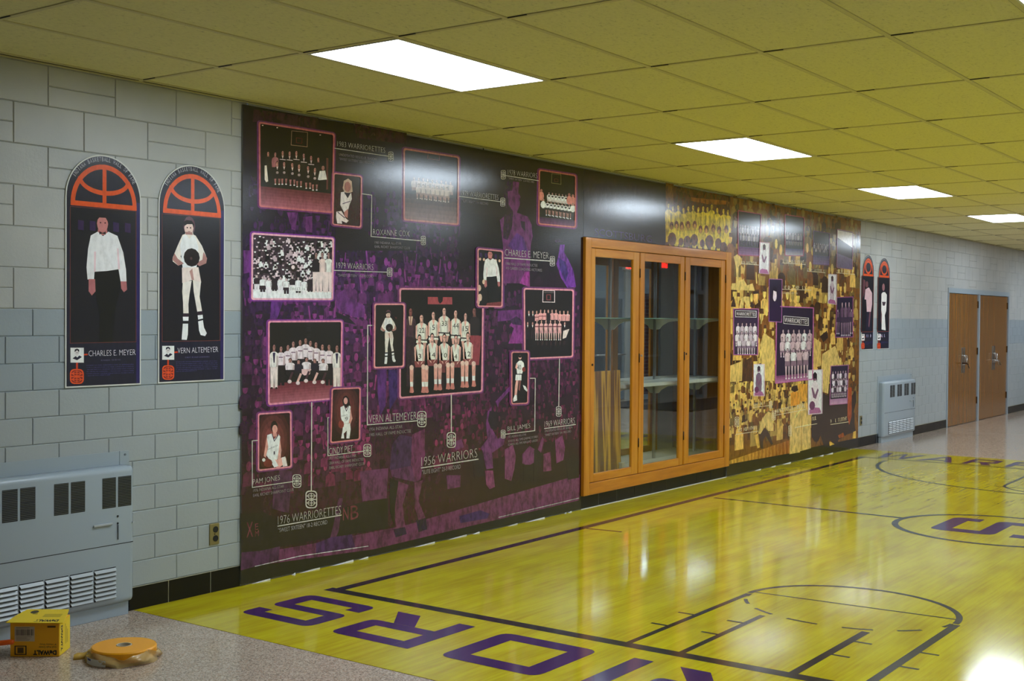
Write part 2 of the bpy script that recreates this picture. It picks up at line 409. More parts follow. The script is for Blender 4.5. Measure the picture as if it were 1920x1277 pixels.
for i, j in LIGHTS:
    if (i, j) == (1, 0): continue
    lb = names.get((i, j))
    if not lb: lb = 'ceiling light of the row beyond the right edge of the photo' if i == 6 else 'ceiling light farther along the mural wall, outside the frame'
    light(i, j, lb, L0)

# ------------------------------------------------------------------ court graphic
def court_graphic():
    root = thing('court_floor_graphic', 'glossy yellow floor covering printed as a basketball court along the mural wall', 'floor graphic', (0, 4.19, 0))
    a = (.002, 4.19); mb = MB()
    mb.box((.002, 4.19, 0.0002), (RW - .002, 14.97, .002)); mb.build('court_surface', M_court, root)
    z = .0024; zc = [0]
    def part(name, polys, m):
        mb = MB()
        for p in polys: zc[0] += 1; mb.face([(x, y, z + (zc[0] * 37 % 101) * 6e-6) for x, y in p])
        return mb.build(name, m, root)
    def seg(a, b, wd):
        a = Vector(a); b = Vector(b); d = (b - a).normalized() * wd / 2; n = Vector((-d.y, d.x))
        return [a - n, b - n, b + n, a + n]
    def arc(cx, cy, r, a0, a1, wd, n=48, ry=None):
        ry = ry or r; out = []
        for i in range(n):
            t, u = [math.radians(a0 + (a1 - a0) * k / n) for k in (i, i + 1)]
            out.append([(cx + (r - wd / 2) * math.cos(t), cy + (ry - wd / 2) * math.sin(t)), (cx + (r - wd / 2) * math.cos(u), cy + (ry - wd / 2) * math.sin(u)),
                        (cx + (r + wd / 2) * math.cos(u), cy + (ry + wd / 2) * math.sin(u)), (cx + (r + wd / 2) * math.cos(t), cy + (ry + wd / 2) * math.sin(t))])
        return out
    xa, xb, ya, yb = .50, RW - .50, 5.215, 14.13
    part('boundary_line', [seg((xa + .03, ya - .035), (xa - .06, yb), .07), seg((xb, ya), (xb, yb), .07), seg((xa - .035, ya), (xb, ya + .03), .08), seg((xa - .06, yb), (xb, yb - .04), .05)], M_line)
    part('midcourt_line', [seg((.57, 10.02), (2.3, 9.97), .05)], M_line); part('midcourt_line', [seg((3.86, 9.95), (5.66, 9.95), .05)], M_line)
    part('centre_circle', arc(3.07, 9.87, .77, 0, 360, .05, 72, .70), M_line)
    part('substitution_mark', [seg((.54, 7.93), (.83, 7.97), .03)], M_redline)
    # near free-throw lane
    P = lambda px, py: tuple(FL(px, py).to_2d())
    k = [seg((2.495, 5.25), (2.495, 6.64), .035), seg((3.69, 5.25), (3.69, 6.64), .045), seg((2.79, 5.25), (2.785, 6.2), .035), seg((3.36, 5.25), (3.36, 6.2), .045), seg((2.50, 6.70), (3.67, 6.76), .018)]
    k += arc(3.085, 6.66, .595, 0, 180, .035, 48, .545)
    for x, s in ((2.495, -1), (2.79, -1), (3.36, 1), (3.69, 1)):
        for y in (5.68, 5.98): k.append(seg((x, y), (x + s * .11, y), .022))
    part('free_throw_lane', k, M_line)
    for a0, a1 in ((182, 190), (200, 214), (226, 242), (253, 271), (284, 300), (313, 328), (346, 358)): part('arc_dash', arc(3.085, 6.66, .58, a0, a1, .022, 6, .46), M_line)
    # far lane and arc, partly beyond the frame
    part('three_point_arc', arc(2.78, 13.95, 2.0, 180, 360, .04, 60, 1.87), M_line)
    part('far_free_throw_lane', [seg((2.43, 12.6), (2.40, 14.1), .03), seg((3.6, 12.6), (3.6, 14.1), .03), seg((2.35, 12.48), (3.6, 12.45), .02)] + arc(3.015, 12.62, .585, 180, 360, .03, 40, .45)
         + [seg((x, y), (x + s * .12, y), .022) for x, s in ((2.42, -1), (3.6, 1)) for y in (13.1, 13.5)], M_line)
    # letters: unit glyphs (u to the right of the reader, v up), each one part
    def rr(pts, r, n=4):
        out = []
        for i, (x, y, k) in enumerate(pts):
            if not k: out.append((x, y)); continue
            p = Vector((x, y)); a = Vector(pts[i - 1][:2]) - p; b = Vector(pts[(i + 1) % len(pts)][:2]) - p
            a.normalize(); b.normalize(); s = p + a * r; e = p + b * r
            for t in range(n + 1):
                t /= n; q = s * (1 - t) ** 2 + p * 2 * t * (1 - t) + e * t * t; out.append((q.x, q.y))
        return out
    h, t = .19, .20
    G = {}
    G['S'] = [rr([(1, .72, 0), (1, 1, 1), (0, 1, 1), (0, .42, 1), (.8, .42, 0), (.8, .17, 0), (.2, .17, 0), (.2, .28, 0), (0, .28, 0), (0, 0, 1), (1, 0, 1), (1, .58, 1), (.2, .58, 0), (.2, .83, 0), (.8, .83, 0), (.8, .72, 0)], .13)]
    G['O'] = [[(0, .2), (.2, .2), (.2, .8), (0, .8)], [(.8, .2), (1, .2), (1, .8), (.8, .8)], rr([(0, .8, 0), (.2, .8, 0), (.8, .8, 0), (1, .8, 0), (1, 1, 1), (0, 1, 1)], .13), rr([(0, 0, 1), (1, 0, 1), (1, .2, 0), (.8, .2, 0), (.2, .2, 0), (0, .2, 0)], .13)]
    G['I'] = [[(0, 0), (1, 0), (1, 1), (0, 1)]]
    G['R'] = [[(0, 0), (.2, 0), (.2, 1), (0, 1)], rr([(.2, .82, 0), (.8, .82, 0), (.8, .55, 0), (1, .5, 0), (1, 1, 1), (.2, 1, 0)], .13), rr([(.2, .38, 0), (1, .38, 1), (1, .55, 0), (.2, .55, 0)], .1), [(.45, .38), (.72, .38), (1.0, 0), (.70, 0)]]
    G['A'] = [[(0, 0), (.22, 0), (.5, .82), (.42, 1)], [(.78, 0), (1, 0), (.58, 1), (.42, 1), (.5, .82)], [(.22, .2), (.78, .2), (.72, .36), (.28, .36)]]
    G['W'] = [[(0, 1), (.17, 1), (.30, .3), (.26, 0), (.2, 0)], [(.26, 0), (.34, 0), (.55, .95), (.47, .95), (.30, .25)], [(.47, .95), (.55, .95), (.72, .25), (.76, 0), (.68, 0)], [(.76, 0), (.82, 0), (1, 1), (.85, 1), (.72, .3)]]
    # near end, read from the court's near side: reader's right is -x, up is -y
    NX = dict(zip(range(8), [(5.62, 4.95), (4.82, 4.30), (4.13, 3.60), (3.42, 2.90), (2.76, 2.655), (2.46, 1.89), (1.70, 1.165), (1.015, .49)]))
    for q, ch in enumerate('WARRIORS'):
        x0, x1 = NX[q]; part('letter', [[(x0 + (x1 - x0) * u, 5.045 - .54 * v) for u, v in p] for p in G[ch]], M_letter)
    FX = [(.50, .98), (1.03, 1.44), (1.54, 1.87), (2.0, 2.37), (2.52, 2.62), (2.78, 3.2), (3.36, 3.75), (3.9, 4.3)]
    for q, ch in enumerate('WARRIORS'):
        x0, x1 = FX[q]; part('letter', [[(x0 + (x1 - x0) * u, 14.215 + .57 * v) for u, v in p] for p in G[ch]], M_letter)
    # centre monogram, turned a quarter
    part('letter', [[(2.62 + .83 * (1 - v), 9.585 + .72 * u) for u, v in p] for p in G['S']], M_letter)
    return root
court_graphic()


# ------------------------------------------------------------------ printed murals
XM = .014                         # face of the mural boards
BLK = (17, 15, 19)
SK = (150, 105, 98)
def board(name, label, ya, yb, za, zb, group=None):
    root = thing(name, label, 'mural', (0, ya, za), group)
    return root, box('backing_board', (.001, ya, za), (XM, yb, zb), mat(name + '_edge', C(120, 118, 112), .5), root)
def shade(c, k): return tuple(min(x * k, 235) for x in c)
def pers(P, L, x, yh, wd, ywst, yf, top, bot=(30, 22, 28), skin=SK, leg=None, shoe=None, hair=(34, 22, 24), collar=None):
    hh = (ywst - yh) * .31; ys = yh + hh * 1.14; q = .5 * wd; tilt = ((int(x * 7) % 5) - 2) * .012 * wd
    P.poly([(x - .10 * wd, yh + hh * .7), (x + .10 * wd, yh + hh * .7), (x + .17 * wd, ys + hh * .10), (x - .17 * wd, ys + hh * .10)], shade(skin, .78), L)
    hx = x + tilt
    P.ell(hx, yh + hh * .44, wd * .185, hh * .46, hair, L + .3, 12)
    P.ell(hx, yh + hh * .56, wd * .15, hh * .40, skin, L + .5, 12)
    P.poly([(hx + .03 * wd, yh + hh * .3), (hx + .14 * wd, yh + hh * .42), (hx + .13 * wd, yh + hh * .72), (hx + .04 * wd, yh + hh * .94)], shade(skin, .8), L + .6)
    P.poly([(hx - .10 * wd, yh + hh * .44), (hx + .11 * wd, yh + hh * .44), (hx + .10 * wd, yh + hh * .51), (hx - .09 * wd, yh + hh * .51)], shade(skin, .55), L + .7)
    d = ywst - ys
    P.poly([(x - .17 * wd, ys), (x + .17 * wd, ys), (x + .38 * wd, ys + .08 * d), (x + .47 * wd, ys + .2 * d), (x + q, ys + .5 * d), (x + .44 * wd, ywst), (x - .44 * wd, ywst), (x - q, ys + .5 * d), (x - .47 * wd, ys + .2 * d), (x - .38 * wd, ys + .08 * d)], top, L + .2)
    P.poly([(x + .28 * wd, ys + .25 * d), (x + .46 * wd, ys + .3 * d), (x + .44 * wd, ywst), (x + .24 * wd, ywst)], shade(top, .76), L + .3)
    P.poly([(x - .33 * wd, ys + .4 * d), (x - .29 * wd, ys + .4 * d), (x - .28 * wd, ywst), (x - .32 * wd, ywst)], shade(top, .66), L + .3)
    if collar: P.poly([(x - .13 * wd, ys), (x + .13 * wd, ys), (x, ys + .35 * d)], collar, L + .4)
    if yf > ywst:
        e = yf - ywst
        if leg is None:
            P.poly([(x - .42 * wd, ywst), (x + .42 * wd, ywst), (x + .38 * wd, yf), (x + .05 * wd, yf), (x, ywst + .3 * e), (x - .05 * wd, yf), (x - .38 * wd, yf)], bot, L + .1)
        else:
            P.poly([(x - .43 * wd, ywst), (x + .43 * wd, ywst), (x + .48 * wd, ywst + .3 * e), (x + .04 * wd, ywst + .3 * e), (x, ywst + .2 * e), (x - .04 * wd, ywst + .3 * e), (x - .48 * wd, ywst + .3 * e)], bot, L + .3)
            for s in (-1, 1):
                P.poly([(x + s * .42 * wd, ywst + .25 * e), (x + s * .1 * wd, ywst + .25 * e), (x + s * .16 * wd, ywst + .6 * e), (x + s * .17 * wd, yf), (x + s * .31 * wd, yf), (x + s * .36 * wd, ywst + .7 * e)], leg if s < 0 else shade(leg, .88), L + .1)
        if shoe:
            for s in (-1, 1): P.ell(x + s * .25 * wd, yf - .01 * e, wd * .13, max(e * .05, 1.1), shoe, L + .5, 10)
def photo(root, quad, X, bg, L0, border=(192, 126, 144), halo=(104, 46, 98), draw=None, bw=3.2, r=4, name='photo_print'):
    P = Pr(X); P.poly(rrect(quad, 1.2, r), bg, L0)
    if draw: draw(P, L0 + 1, Q(quad))
    o = P.build(name, M_print, root)
    if border:
        B = Pr(X); out = rrect(quad, 0, r); inn = rrect(quad, bw, r * .7)
        if halo: B.ring(rrect(quad, -2.6, r + 2), out, halo, L0 + .5)
        B.ring(out, inn, border, L0 + 13); b = B.build('photo_border', M_print, None); b.parent = o
        b.data.transform(Matrix.Translation(-Vector(root.location)))
    return o
def emblem(P, cx, cy, w, h, col, L, bg=None):
    qd = [(cx - w / 2, cy - h / 2), (cx + w / 2, cy - h / 2), (cx + w / 2, cy + h / 2), (cx - w / 2, cy + h / 2)]
    t = max(w * .09, .9)
    if bg: P.poly(rrect(qd, 0, w * .3), bg, L - .4)
    P.ring(rrect(qd, 0, w * .3), rrect(qd, t, w * .25), col, L)
    for s in (-1, 1):
        yc = cy + s * h * .2; rx, ry = w * .33, h * .16
        e = lambda k: [(cx + rx * k * math.cos(2 * math.pi * i / 16), yc + ry * k * math.sin(2 * math.pi * i / 16)) for i in range(16)]
        P.ring(e(1), e(.78), col, L)
        P.stroke([(cx, yc - ry), (cx, yc + ry)], t * .7, col, L); P.stroke([(cx - rx * 1.3, yc + s * -ry * .0), (cx + rx * 1.3, yc)], t * .7, col, L + .1)
    P.stroke([(cx - w * .45, cy), (cx + w * .45, cy)], t, col, L)
CAP = (176, 172, 166)
def caption(root, title, lines, path, emb, subs, X=XM, L=16, col=CAP, thin=-.02, lw=1.6, sub=(128, 120, 124)):
    P = Pr(X)
    if title: P.text(title[0], title[1], title[2], title[3], col, L, thin)
    for p in path: P.stroke(p, lw, col, L + .2)
    for s in subs: P.text(s[0], s[1], s[2], s[3], s[4] if len(s) > 4 else sub, L, -.004)
    P.build('caption', M_print, root)
    if emb: E = Pr(X); emblem(E, *emb, col, L + .4, None); E.build('ball_emblem', M_print, root)

def crowd_field(P, L, ya, yb, za, zb, pal, step=.075, size=.05, jit=.5, skip=None, fade=None):
    z = zb; row = 0
    while z > za:
        y = ya + (step / 2 if row % 2 else 0)
        while y < yb:
            cy = y + random.uniform(-jit, jit) * step; cz = z + random.uniform(-jit, jit) * step * .6; s = size * random.uniform(.75, 1.25)
            if not skip or not skip(cy, cz):
                p = pal(cy, cz); b = p[0] if random.random() < .5 else p[1]; hcol = p[2] if random.random() < .72 else p[0]
                l = L + (row % 4) * .2
                P.wpoly([(cy - s * .75, cz - s * 1.9), (cy + s * .75, cz - s * 1.9), (cy + s * .7, cz - s * .75), (cy + s * .3, cz - s * .5), (cy - s * .3, cz - s * .5), (cy - s * .7, cz - s * .75)], b, l)
                P.wpoly([(cy + s * .34 * math.cos(t * math.pi / 5), cz + s * .5 * math.sin(t * math.pi / 5)) for t in range(10)], hcol, l + .1)
                if random.random() < .8: P.wpoly([(cy - s * .38, cz + s * .1), (cy + s * .38, cz + s * .1), (cy + s * .3, cz + s * .5), (cy - s * .3, cz + s * .5)], p[3], l + .15)
                if random.random() < .18:
                    d = random.choice((-1, 1)); P.wpoly([(cy + d * s * .5, cz - s * .8), (cy + d * s * .75, cz - s * .8), (cy + d * s * 1.0, cz + s * .9), (cy + d * s * .8, cz + s * 1.0)], hcol, l + .12)
            y += step
        z -= step * 1.25; row += 1

# ---- purple mural
PUR, _ = board('wall_mural', 'tall glossy purple photo mural with white captions left of the wooden display cabinet', YA, 8.664, .012, 2.862)
def pal_purple(y, z):
    u = (y - YA) / 3.72; v = z / 2.86
    k = .55 + .4 * math.sin(3.1 * u + .6) ** 2
    if v > .72: k *= .62
    if u > .55 and v > .66: k *= .55
    r = .95 + .45 * (1 - v) ; b = .62 + .72 * v * (1 - .3 * u)
    f = lambda a, c, e: (a * k * r, c * k, e * k * b)
    return (f(80, 34, 92), f(52, 26, 70), f(110, 48, 120), f(40, 24, 48))
P = Pr(XM); LB = 1
# ground tone of the print, in coarse cells
for i in range(24):
    for j in range(18):
        a, b = YA + 3.719 * i / 24, YA + 3.719 * (i + 1) / 24; c, d = .125 + 2.737 * j / 18, .125 + 2.737 * (j + 1) / 18
        p = pal_purple((a + b) / 2, (c + d) / 2); t = .8
        P.wpoly([(a, c), (b, c), (b, d), (a, d)], tuple(t * x for x in p[1]), LB)
P.wpoly([(YA, .012), (8.664, .012), (8.664, .127), (YA, .127)], (20, 19, 21), LB + 1)
crowd_field(P, 2, YA + .05, 8.62, .62, 2.8, pal_purple, .072, .052, .5, lambda y, z: (z > 2.45 and y < 6.9) or (z < .95 and 6.05 < y < 6.75))
COLP = P
# large faded figures of the collage
def sil(name, *polys):
    for k, (col, pts) in enumerate(polys): COLP.poly(pts, tuple(x * 1.08 for x in col), 4.5 + .25 * k)
z5 = T(900, 340, 5.805); z8 = T(440, 720, 3.547); z7 = T(680, 460, 3.99); z1 = T(760, 720, 4.56); z6 = T(440, 420, 3.65); z4 = T(440, 180, 4.403); zb = T(700, 760, 4.56); z5b = T(740, 240, 4.559)
sil('dark_patch', ((28, 20, 30), [(456, 204), (1090, 320), (1090, 430), (880, 400), (700, 330), (456, 300)]), ((48, 24, 38), z4([(155, 110), (690, 180), (690, 290), (200, 215), (150, 215)])), ((46, 23, 36), z4([(990, 225), (1420, 300), (1420, 400), (1000, 345)])),
    ((24, 17, 24), z4([(700, 190), (980, 230), (990, 400), (840, 370), (700, 300)])), ((24, 18, 26), z4([(1050, 1080), (1130, 1170), (1497, 1190), (1497, 1277), (830, 1277), (830, 1090)])))
sil('profile_figure', ((82, 34, 82), z5([(355, 0), (425, 10), (415, 120), (440, 170), (430, 200), (435, 250), (400, 340), (520, 385), (560, 470), (572, 600), (550, 700), (535, 1150), (430, 1110), (260, 1110), (250, 700), (215, 420), (300, 350), (290, 200), (300, 60)])),
    ((40, 22, 44), z5([(300, 0), (360, 0), (350, 100), (300, 110), (310, 250), (360, 330), (350, 480), (300, 640), (250, 620), (260, 380), (300, 330), (250, 200), (260, 60)])), ((34, 20, 44), z5([(440, 430), (490, 440), (490, 540), (450, 500)])),
    ((70, 32, 96), z5([(400, 560), (470, 610), (520, 760), (380, 760), (300, 700)])), ((120, 40, 110), z5([(490, 985), (540, 985), (540, 1150), (430, 1110)])))
sil('arm_raised_figure', ((86, 34, 118), z5([(870, 690), (920, 690), (915, 770), (965, 860), (1015, 970), (1045, 1150), (950, 1160), (880, 1050), (830, 900), (850, 820)])), ((50, 28, 92), z5([(850, 830), (930, 880), (960, 1000), (930, 1100), (870, 960)])), ((44, 26, 50), z5([(810, 650), (860, 630), (900, 655), (830, 668)])))
sil('dress_figure', ((104, 38, 102), z7([(1090, 735), (1130, 620), (1100, 600), (1150, 500), (1200, 480), (1200, 735)])), ((84, 34, 92), z7([(1010, 490), (1190, 480), (1190, 560), (1110, 560), (1010, 570)])), ((46, 26, 56), z7([(1100, 560), (1150, 530), (1190, 560), (1190, 600), (1120, 590)])), ((60, 30, 86), z7([(1000, 330), (1060, 300), (1060, 470), (1000, 450)])))
sil('standing_player', ((52, 28, 62), zb([(160, 330), (230, 250), (330, 270), (330, 520), (150, 560), (140, 540)])), ((88, 36, 74), zb([(330, 250), (440, 200), (442, 420), (400, 640), (355, 655), (320, 520)])), ((74, 34, 72), zb([(145, 555), (330, 515), (355, 655), (240, 630), (160, 610)])),
    ((84, 38, 70), zb([(215, 650), (300, 680), (250, 850), (270, 1040), (200, 1060), (180, 950), (190, 800)])), ((84, 38, 70), zb([(350, 660), (420, 640), (385, 820), (445, 960), (385, 985), (355, 880)])), ((36, 22, 44), zb([(170, 1060), (270, 1040), (285, 1100), (190, 1130)])), ((34, 22, 44), zb([(365, 985), (450, 965), (460, 1060), (385, 1085)])), ((26, 18, 28), zb([(140, 620), (215, 650), (185, 860), (180, 1040), (140, 900)])))
sil('jumping_player', ((84, 36, 84), z1([(690, 340), (700, 240), (740, 190), (725, 300), (745, 390), (790, 470), (860, 420), (840, 520), (740, 590), (750, 720), (690, 730), (660, 570), (640, 550), (700, 470)])), ((98, 42, 80), z1([(680, 740), (750, 740), (765, 880), (720, 900), (690, 860)])), ((30, 20, 34), z1([(720, 230), (790, 240), (800, 330), (770, 400), (730, 380), (705, 310)])), ((84, 34, 90), z1([(770, 150), (890, 20), (895, 55), (800, 160), (790, 200)])), ((92, 42, 78), z1([(850, 560), (920, 520), (945, 620), (930, 730), (905, 830), (850, 810)])), ((30, 20, 34), z1([(570, 600), (660, 580), (680, 790), (590, 800)])))
sil('running_players', ((86, 38, 76), z1([(1000, 600), (1060, 530), (1110, 560), (1120, 660), (1050, 700), (1000, 680)])), ((92, 40, 78), z1([(1280, 480), (1340, 440), (1365, 540), (1350, 650), (1290, 680)])), ((92, 40, 74), z1([(1180, 600), (1240, 580), (1250, 740), (1180, 750)])), ((26, 18, 26), z1([(1010, 690), (1090, 690), (1080, 830), (1010, 830)])), ((26, 18, 26), z1([(1370, 640), (1485, 630), (1485, 800), (1390, 820)])), ((28, 20, 28), z1([(1100, 560), (1170, 560), (1160, 700), (1110, 860), (1095, 860)])), ((86, 38, 76), z1([(1130, 560), (1170, 450), (1185, 470), (1160, 590)])), ((80, 36, 72), z1([(350, 780), (470, 780), (470, 880), (360, 900)])), ((84, 36, 76), z1([(400, 500), (480, 470), (500, 540), (430, 570)])))
sil('court_strip', ((84, 38, 70), [(456, 1042), (600, 1017), (760, 985), (930, 935), (1087, 890), (1086, 938), (900, 982), (700, 1030), (470, 1062)]), ((26, 19, 26), z8([(40, 860), (190, 850), (280, 900), (700, 830), (830, 790), (1020, 760), (1020, 960), (640, 1020), (170, 1110), (45, 1120)])), ((62, 30, 62), z8([(45, 1120), (170, 1110), (300, 1080), (290, 1170), (130, 1215), (40, 1240)])), ((62, 30, 60), z8([(310, 560), (380, 580), (360, 860), (250, 830), (260, 640)])), ((80, 36, 72), z8([(830, 580), (1020, 560), (1010, 760), (850, 780)])), ((66, 30, 60), z8([(690, 760), (720, 760), (690, 980), (650, 1070), (630, 1040), (660, 920)])), ((58, 28, 70), z8([(640, 1020), (780, 1000), (800, 1085), (540, 1130), (540, 1060)])), ((54, 28, 76), z1([(460, 1130), (640, 1080), (720, 1110), (700, 1150), (470, 1190)])))
sil('reaching_arms', ((86, 34, 98), z6([(700, 480), (760, 440), (770, 500), (890, 560), (885, 640), (820, 640), (720, 600), (690, 560)])), ((30, 20, 34), z6([(690, 600), (780, 640), (830, 690), (700, 660)])), ((80, 32, 84), z4([(430, 960), (520, 960), (500, 1110), (470, 1100)])), ((80, 32, 84), z4([(560, 1000), (640, 990), (640, 1130), (590, 1120)])), ((82, 34, 92), z6([(60, 180), (110, 180), (110, 330), (60, 340)])), ((74, 30, 96), z6([(250, 530), (330, 530), (290, 650), (240, 650)])), ((70, 30, 92), z7([(110, 930), (180, 925), (170, 1200), (130, 1277), (110, 1100)])), ((48, 26, 80), z7([(190, 930), (262, 930), (262, 1130), (200, 1230)])))
P = COLP
for tx, a, b, h in (('X', (462, 1008), (474, 1006), 28), ('E', (478, 994), (484, 993), 12), ('M', (478, 1006), (485, 1005), 11), ('N', (643, 976), (653, 974), 24), ('B', (657, 975), (672, 972), 26)):
    P.text(tx, a, b, h, (98, 42, 56), 6, .0)
P.stroke([(478, 1062), (560, 1043), (690, 1024)], 1.2, (190, 188, 196), 6); P.stroke([(935, 970), (1085, 934)], 1.2, (150, 148, 156), 6)
P.build('collage_print', M_collage, PUR)

# photographs on the purple mural
def floor_band(P, L, q, v, c1, c2, n=7):
    for i in range(n):
        a, b = v + (1 - v) * i / n, v + (1 - v) * (i + 1) / n; t = i / (n - 1)
        P.poly([q(.012, a), q(.988, a), q(.988, min(b, .99)), q(.012, min(b, .99))], tuple(c1[k] * (1 - t) + c2[k] * t for k in range(3)), L)
def outline(P, L, pts, wd, col): P.stroke(pts + [pts[0]], wd, col, L)
def team83(P, L, q):
    floor_band(P, L, q, .755, (92, 40, 48), (152, 84, 96))
    outline(P, L, z4([(470, 288), (600, 300), (597, 420), (465, 405)]), 1, (136, 108, 88)); outline(P, L, z4([(508, 345), (555, 350), (553, 392), (508, 386)]), .8, (110, 50, 46))
    for x, y in ((230, 243), (350, 262), (705, 322)): P.ell(440 + x / 4.403, 180 + y / 4.403, 1.6, .9, (210, 180, 170), L)
    for k, (x, y) in enumerate(((275, 455), (333, 460), (395, 448), (452, 452), (508, 448), (570, 470), (630, 488), (690, 503))):
        px, py = z4([(x, y)])[0]; pers(P, L + .3 + k * .04, px, py, 13, py + 29, py + 40, (150, 92, 96) if k == 1 else (34, 26, 30), (28, 20, 24), (168, 112, 104), collar=None if k in (0, 1, 7) else (190, 165, 160))
        if k not in (0, 1, 7): P.stroke([(px - 5, py + 17), (px + 5, py + 18)], 1.2, (196, 176, 172), L + 1.3)
    for k, (x, y) in enumerate(((350, 540), (407, 540), (475, 548), (530, 560), (605, 573), (660, 588))):
        px, py = z4([(x, y)])[0]; pers(P, L + 1.6 + k * .05, px, py, 14, py + 28, py + 43, (30, 22, 26), (32, 22, 28), (172, 118, 108), (150, 96, 92), (214, 198, 196), collar=(200, 176, 172))
        P.ell(px, py + 21, 2.6, 2.6, (150, 130, 128), L + 3.2, 8)
    P.poly(z4([(245, 575), (262, 572), (275, 705), (258, 712), (246, 690)]), (206, 192, 180), L + 3); P.poly(z4([(700, 620), (745, 615), (760, 690), (720, 705), (685, 690)]), (220, 198, 192), L + 3.2); P.ell(*z4([(728, 595)])[0], 3, 4.4, (150, 104, 96), L + 3.3); P.poly(z4([(700, 695), (755, 690), (745, 785), (700, 780)]), (22, 15, 18), L + 3.3)
    P.poly(z4([(755, 510), (772, 515), (770, 770), (755, 775)]), (86, 46, 44), L + .2)
photo(PUR, [(484, 228), (627, 250.5), (624, 400), (485, 388)], XM, (22, 17, 19), 6, (176, 96, 104), draw=team83)
def roxanne(P, L, q):
    P.poly([q(.03, .3), q(.5, .2), q(.97, .35), q(.97, .98), q(.03, .98)], (48, 26, 30), L)
    P.poly(z4([(890, 760), (900, 700), (935, 682), (965, 705), (972, 790), (950, 800), (905, 800)]), (178, 150, 132), L + .5); P.ell(*z4([(930, 750)])[0], 6, 10, (150, 96, 90), L + 1)
    P.poly(z4([(875, 795), (905, 790), (930, 830), (960, 800), (965, 850), (945, 900), (930, 960), (900, 960), (870, 900)]), (206, 196, 196), L + 1.2); P.poly(z4([(900, 795), (930, 800), (955, 800), (932, 845)]), (34, 24, 40), L + 1.6)
    P.stroke(z4([(890, 890), (950, 870)]), 1.3, (70, 50, 84), L + 1.7)
    P.poly(z4([(838, 955), (880, 950), (915, 1010), (940, 1030), (920, 1048), (880, 1030), (885, 1055), (845, 1052), (835, 1000)]), (204, 190, 188), L + 1.3); P.poly(z4([(900, 960), (935, 930), (930, 1010), (905, 990)]), (164, 110, 104), L + 1.8); P.stroke(z4([(850, 960), (905, 1005)]), 1.5, (60, 34, 56), L + 1.9)
photo(PUR, [(624, 323.5), (678, 330), (676.7, 427.6), (621.7, 422)], XM, (34, 20, 24), 9, (186, 112, 120), draw=roxanne, bw=2.6)
def team79(P, L, q):  # pale greyish figure tones have the glare on this picture painted in
    floor_band(P, L, q, .62, (62, 48, 48), (118, 88, 84), 6)
    outline(P, L, z5b([(285, 200), (380, 215), (380, 275), (280, 262)]), 1, (96, 62, 56))
    for k in range(9): px, py = z5b([(165 + k * 39, 415 + k * 5)])[0]; pers(P, L + .3 + k * .03, px, py, 11, py + 20, py + 26, (166, 148, 140), (140, 116, 108), (176, 150, 140))
    for k in range(7): px, py = z5b([(205 + k * 40, 475 + k * 5)])[0]; pers(P, L + 1.2 + k * .03, px, py, 11, py + 17, py + 28, (176, 158, 150), (134, 110, 104), (178, 152, 142), (150, 116, 108), (190, 176, 170))
photo(PUR, [(755.4, 277.3), (860.6, 293.7), (859.5, 422.5), (755.4, 413.3)], XM, (30, 28, 32), 6, (170, 104, 104), draw=team79)
def team78(P, L, q):
    floor_band(P, L, q, .86, (60, 32, 60), (96, 52, 82), 4)
    outline(P, L, z5b([(1342, 390), (1420, 400), (1420, 482), (1340, 470)]), .9, (104, 100, 66)); outline(P, L, z5b([(1365, 435), (1395, 438), (1395, 460), (1365, 457)]), .7, (100, 56, 46))
    for k in range(6): px, py = z5b([(1318 + k * 29, 548 + k * 4)])[0]; pers(P, L + .3, px, py, 8, py + 13, py + 18, (226, 222, 220), (190, 180, 178), (150, 120, 112)); P.poly([(px - 3, py + 6), (px + 3, py + 6), (px, py + 10)], (60, 52, 60), L + 1.5)
    for k, (x, y) in enumerate(((1252, 545), (1490, 580), (1522, 590))): px, py = z5b([(x, y)])[0]; P.ell(px, py + 8, 5, 9, (196, 124, 114), L + 1); P.ell(px, py - 2, 2.4, 3, (150, 96, 88), L + 1)
    for k in range(7): px, py = z5b([(1305 + k * 31, 622 + k * 5)])[0]; pers(P, L + 1.7, px, py, 8.5, py + 13, py + 27, (232, 228, 226), (40, 34, 38), (150, 120, 112), (150, 112, 104), (220, 210, 206)); P.poly([(px - 3, py + 6), (px + 3, py + 6), (px, py + 10)], (60, 52, 60), L + 3)
    for x, y in ((1268, 655), (1522, 690)): px, py = z5b([(x, y)])[0]; P.ell(px, py, 5, 7, (224, 210, 200), L + 3); P.ell(px, py - 8, 2.5, 3, (150, 110, 100), L + 3)
photo(PUR, [(1009.4, 317.2), (1080, 328.2), (1079.5, 427.5), (1008, 421)], XM, (18, 15, 17), 6, (170, 92, 92), draw=team78, bw=2.6)
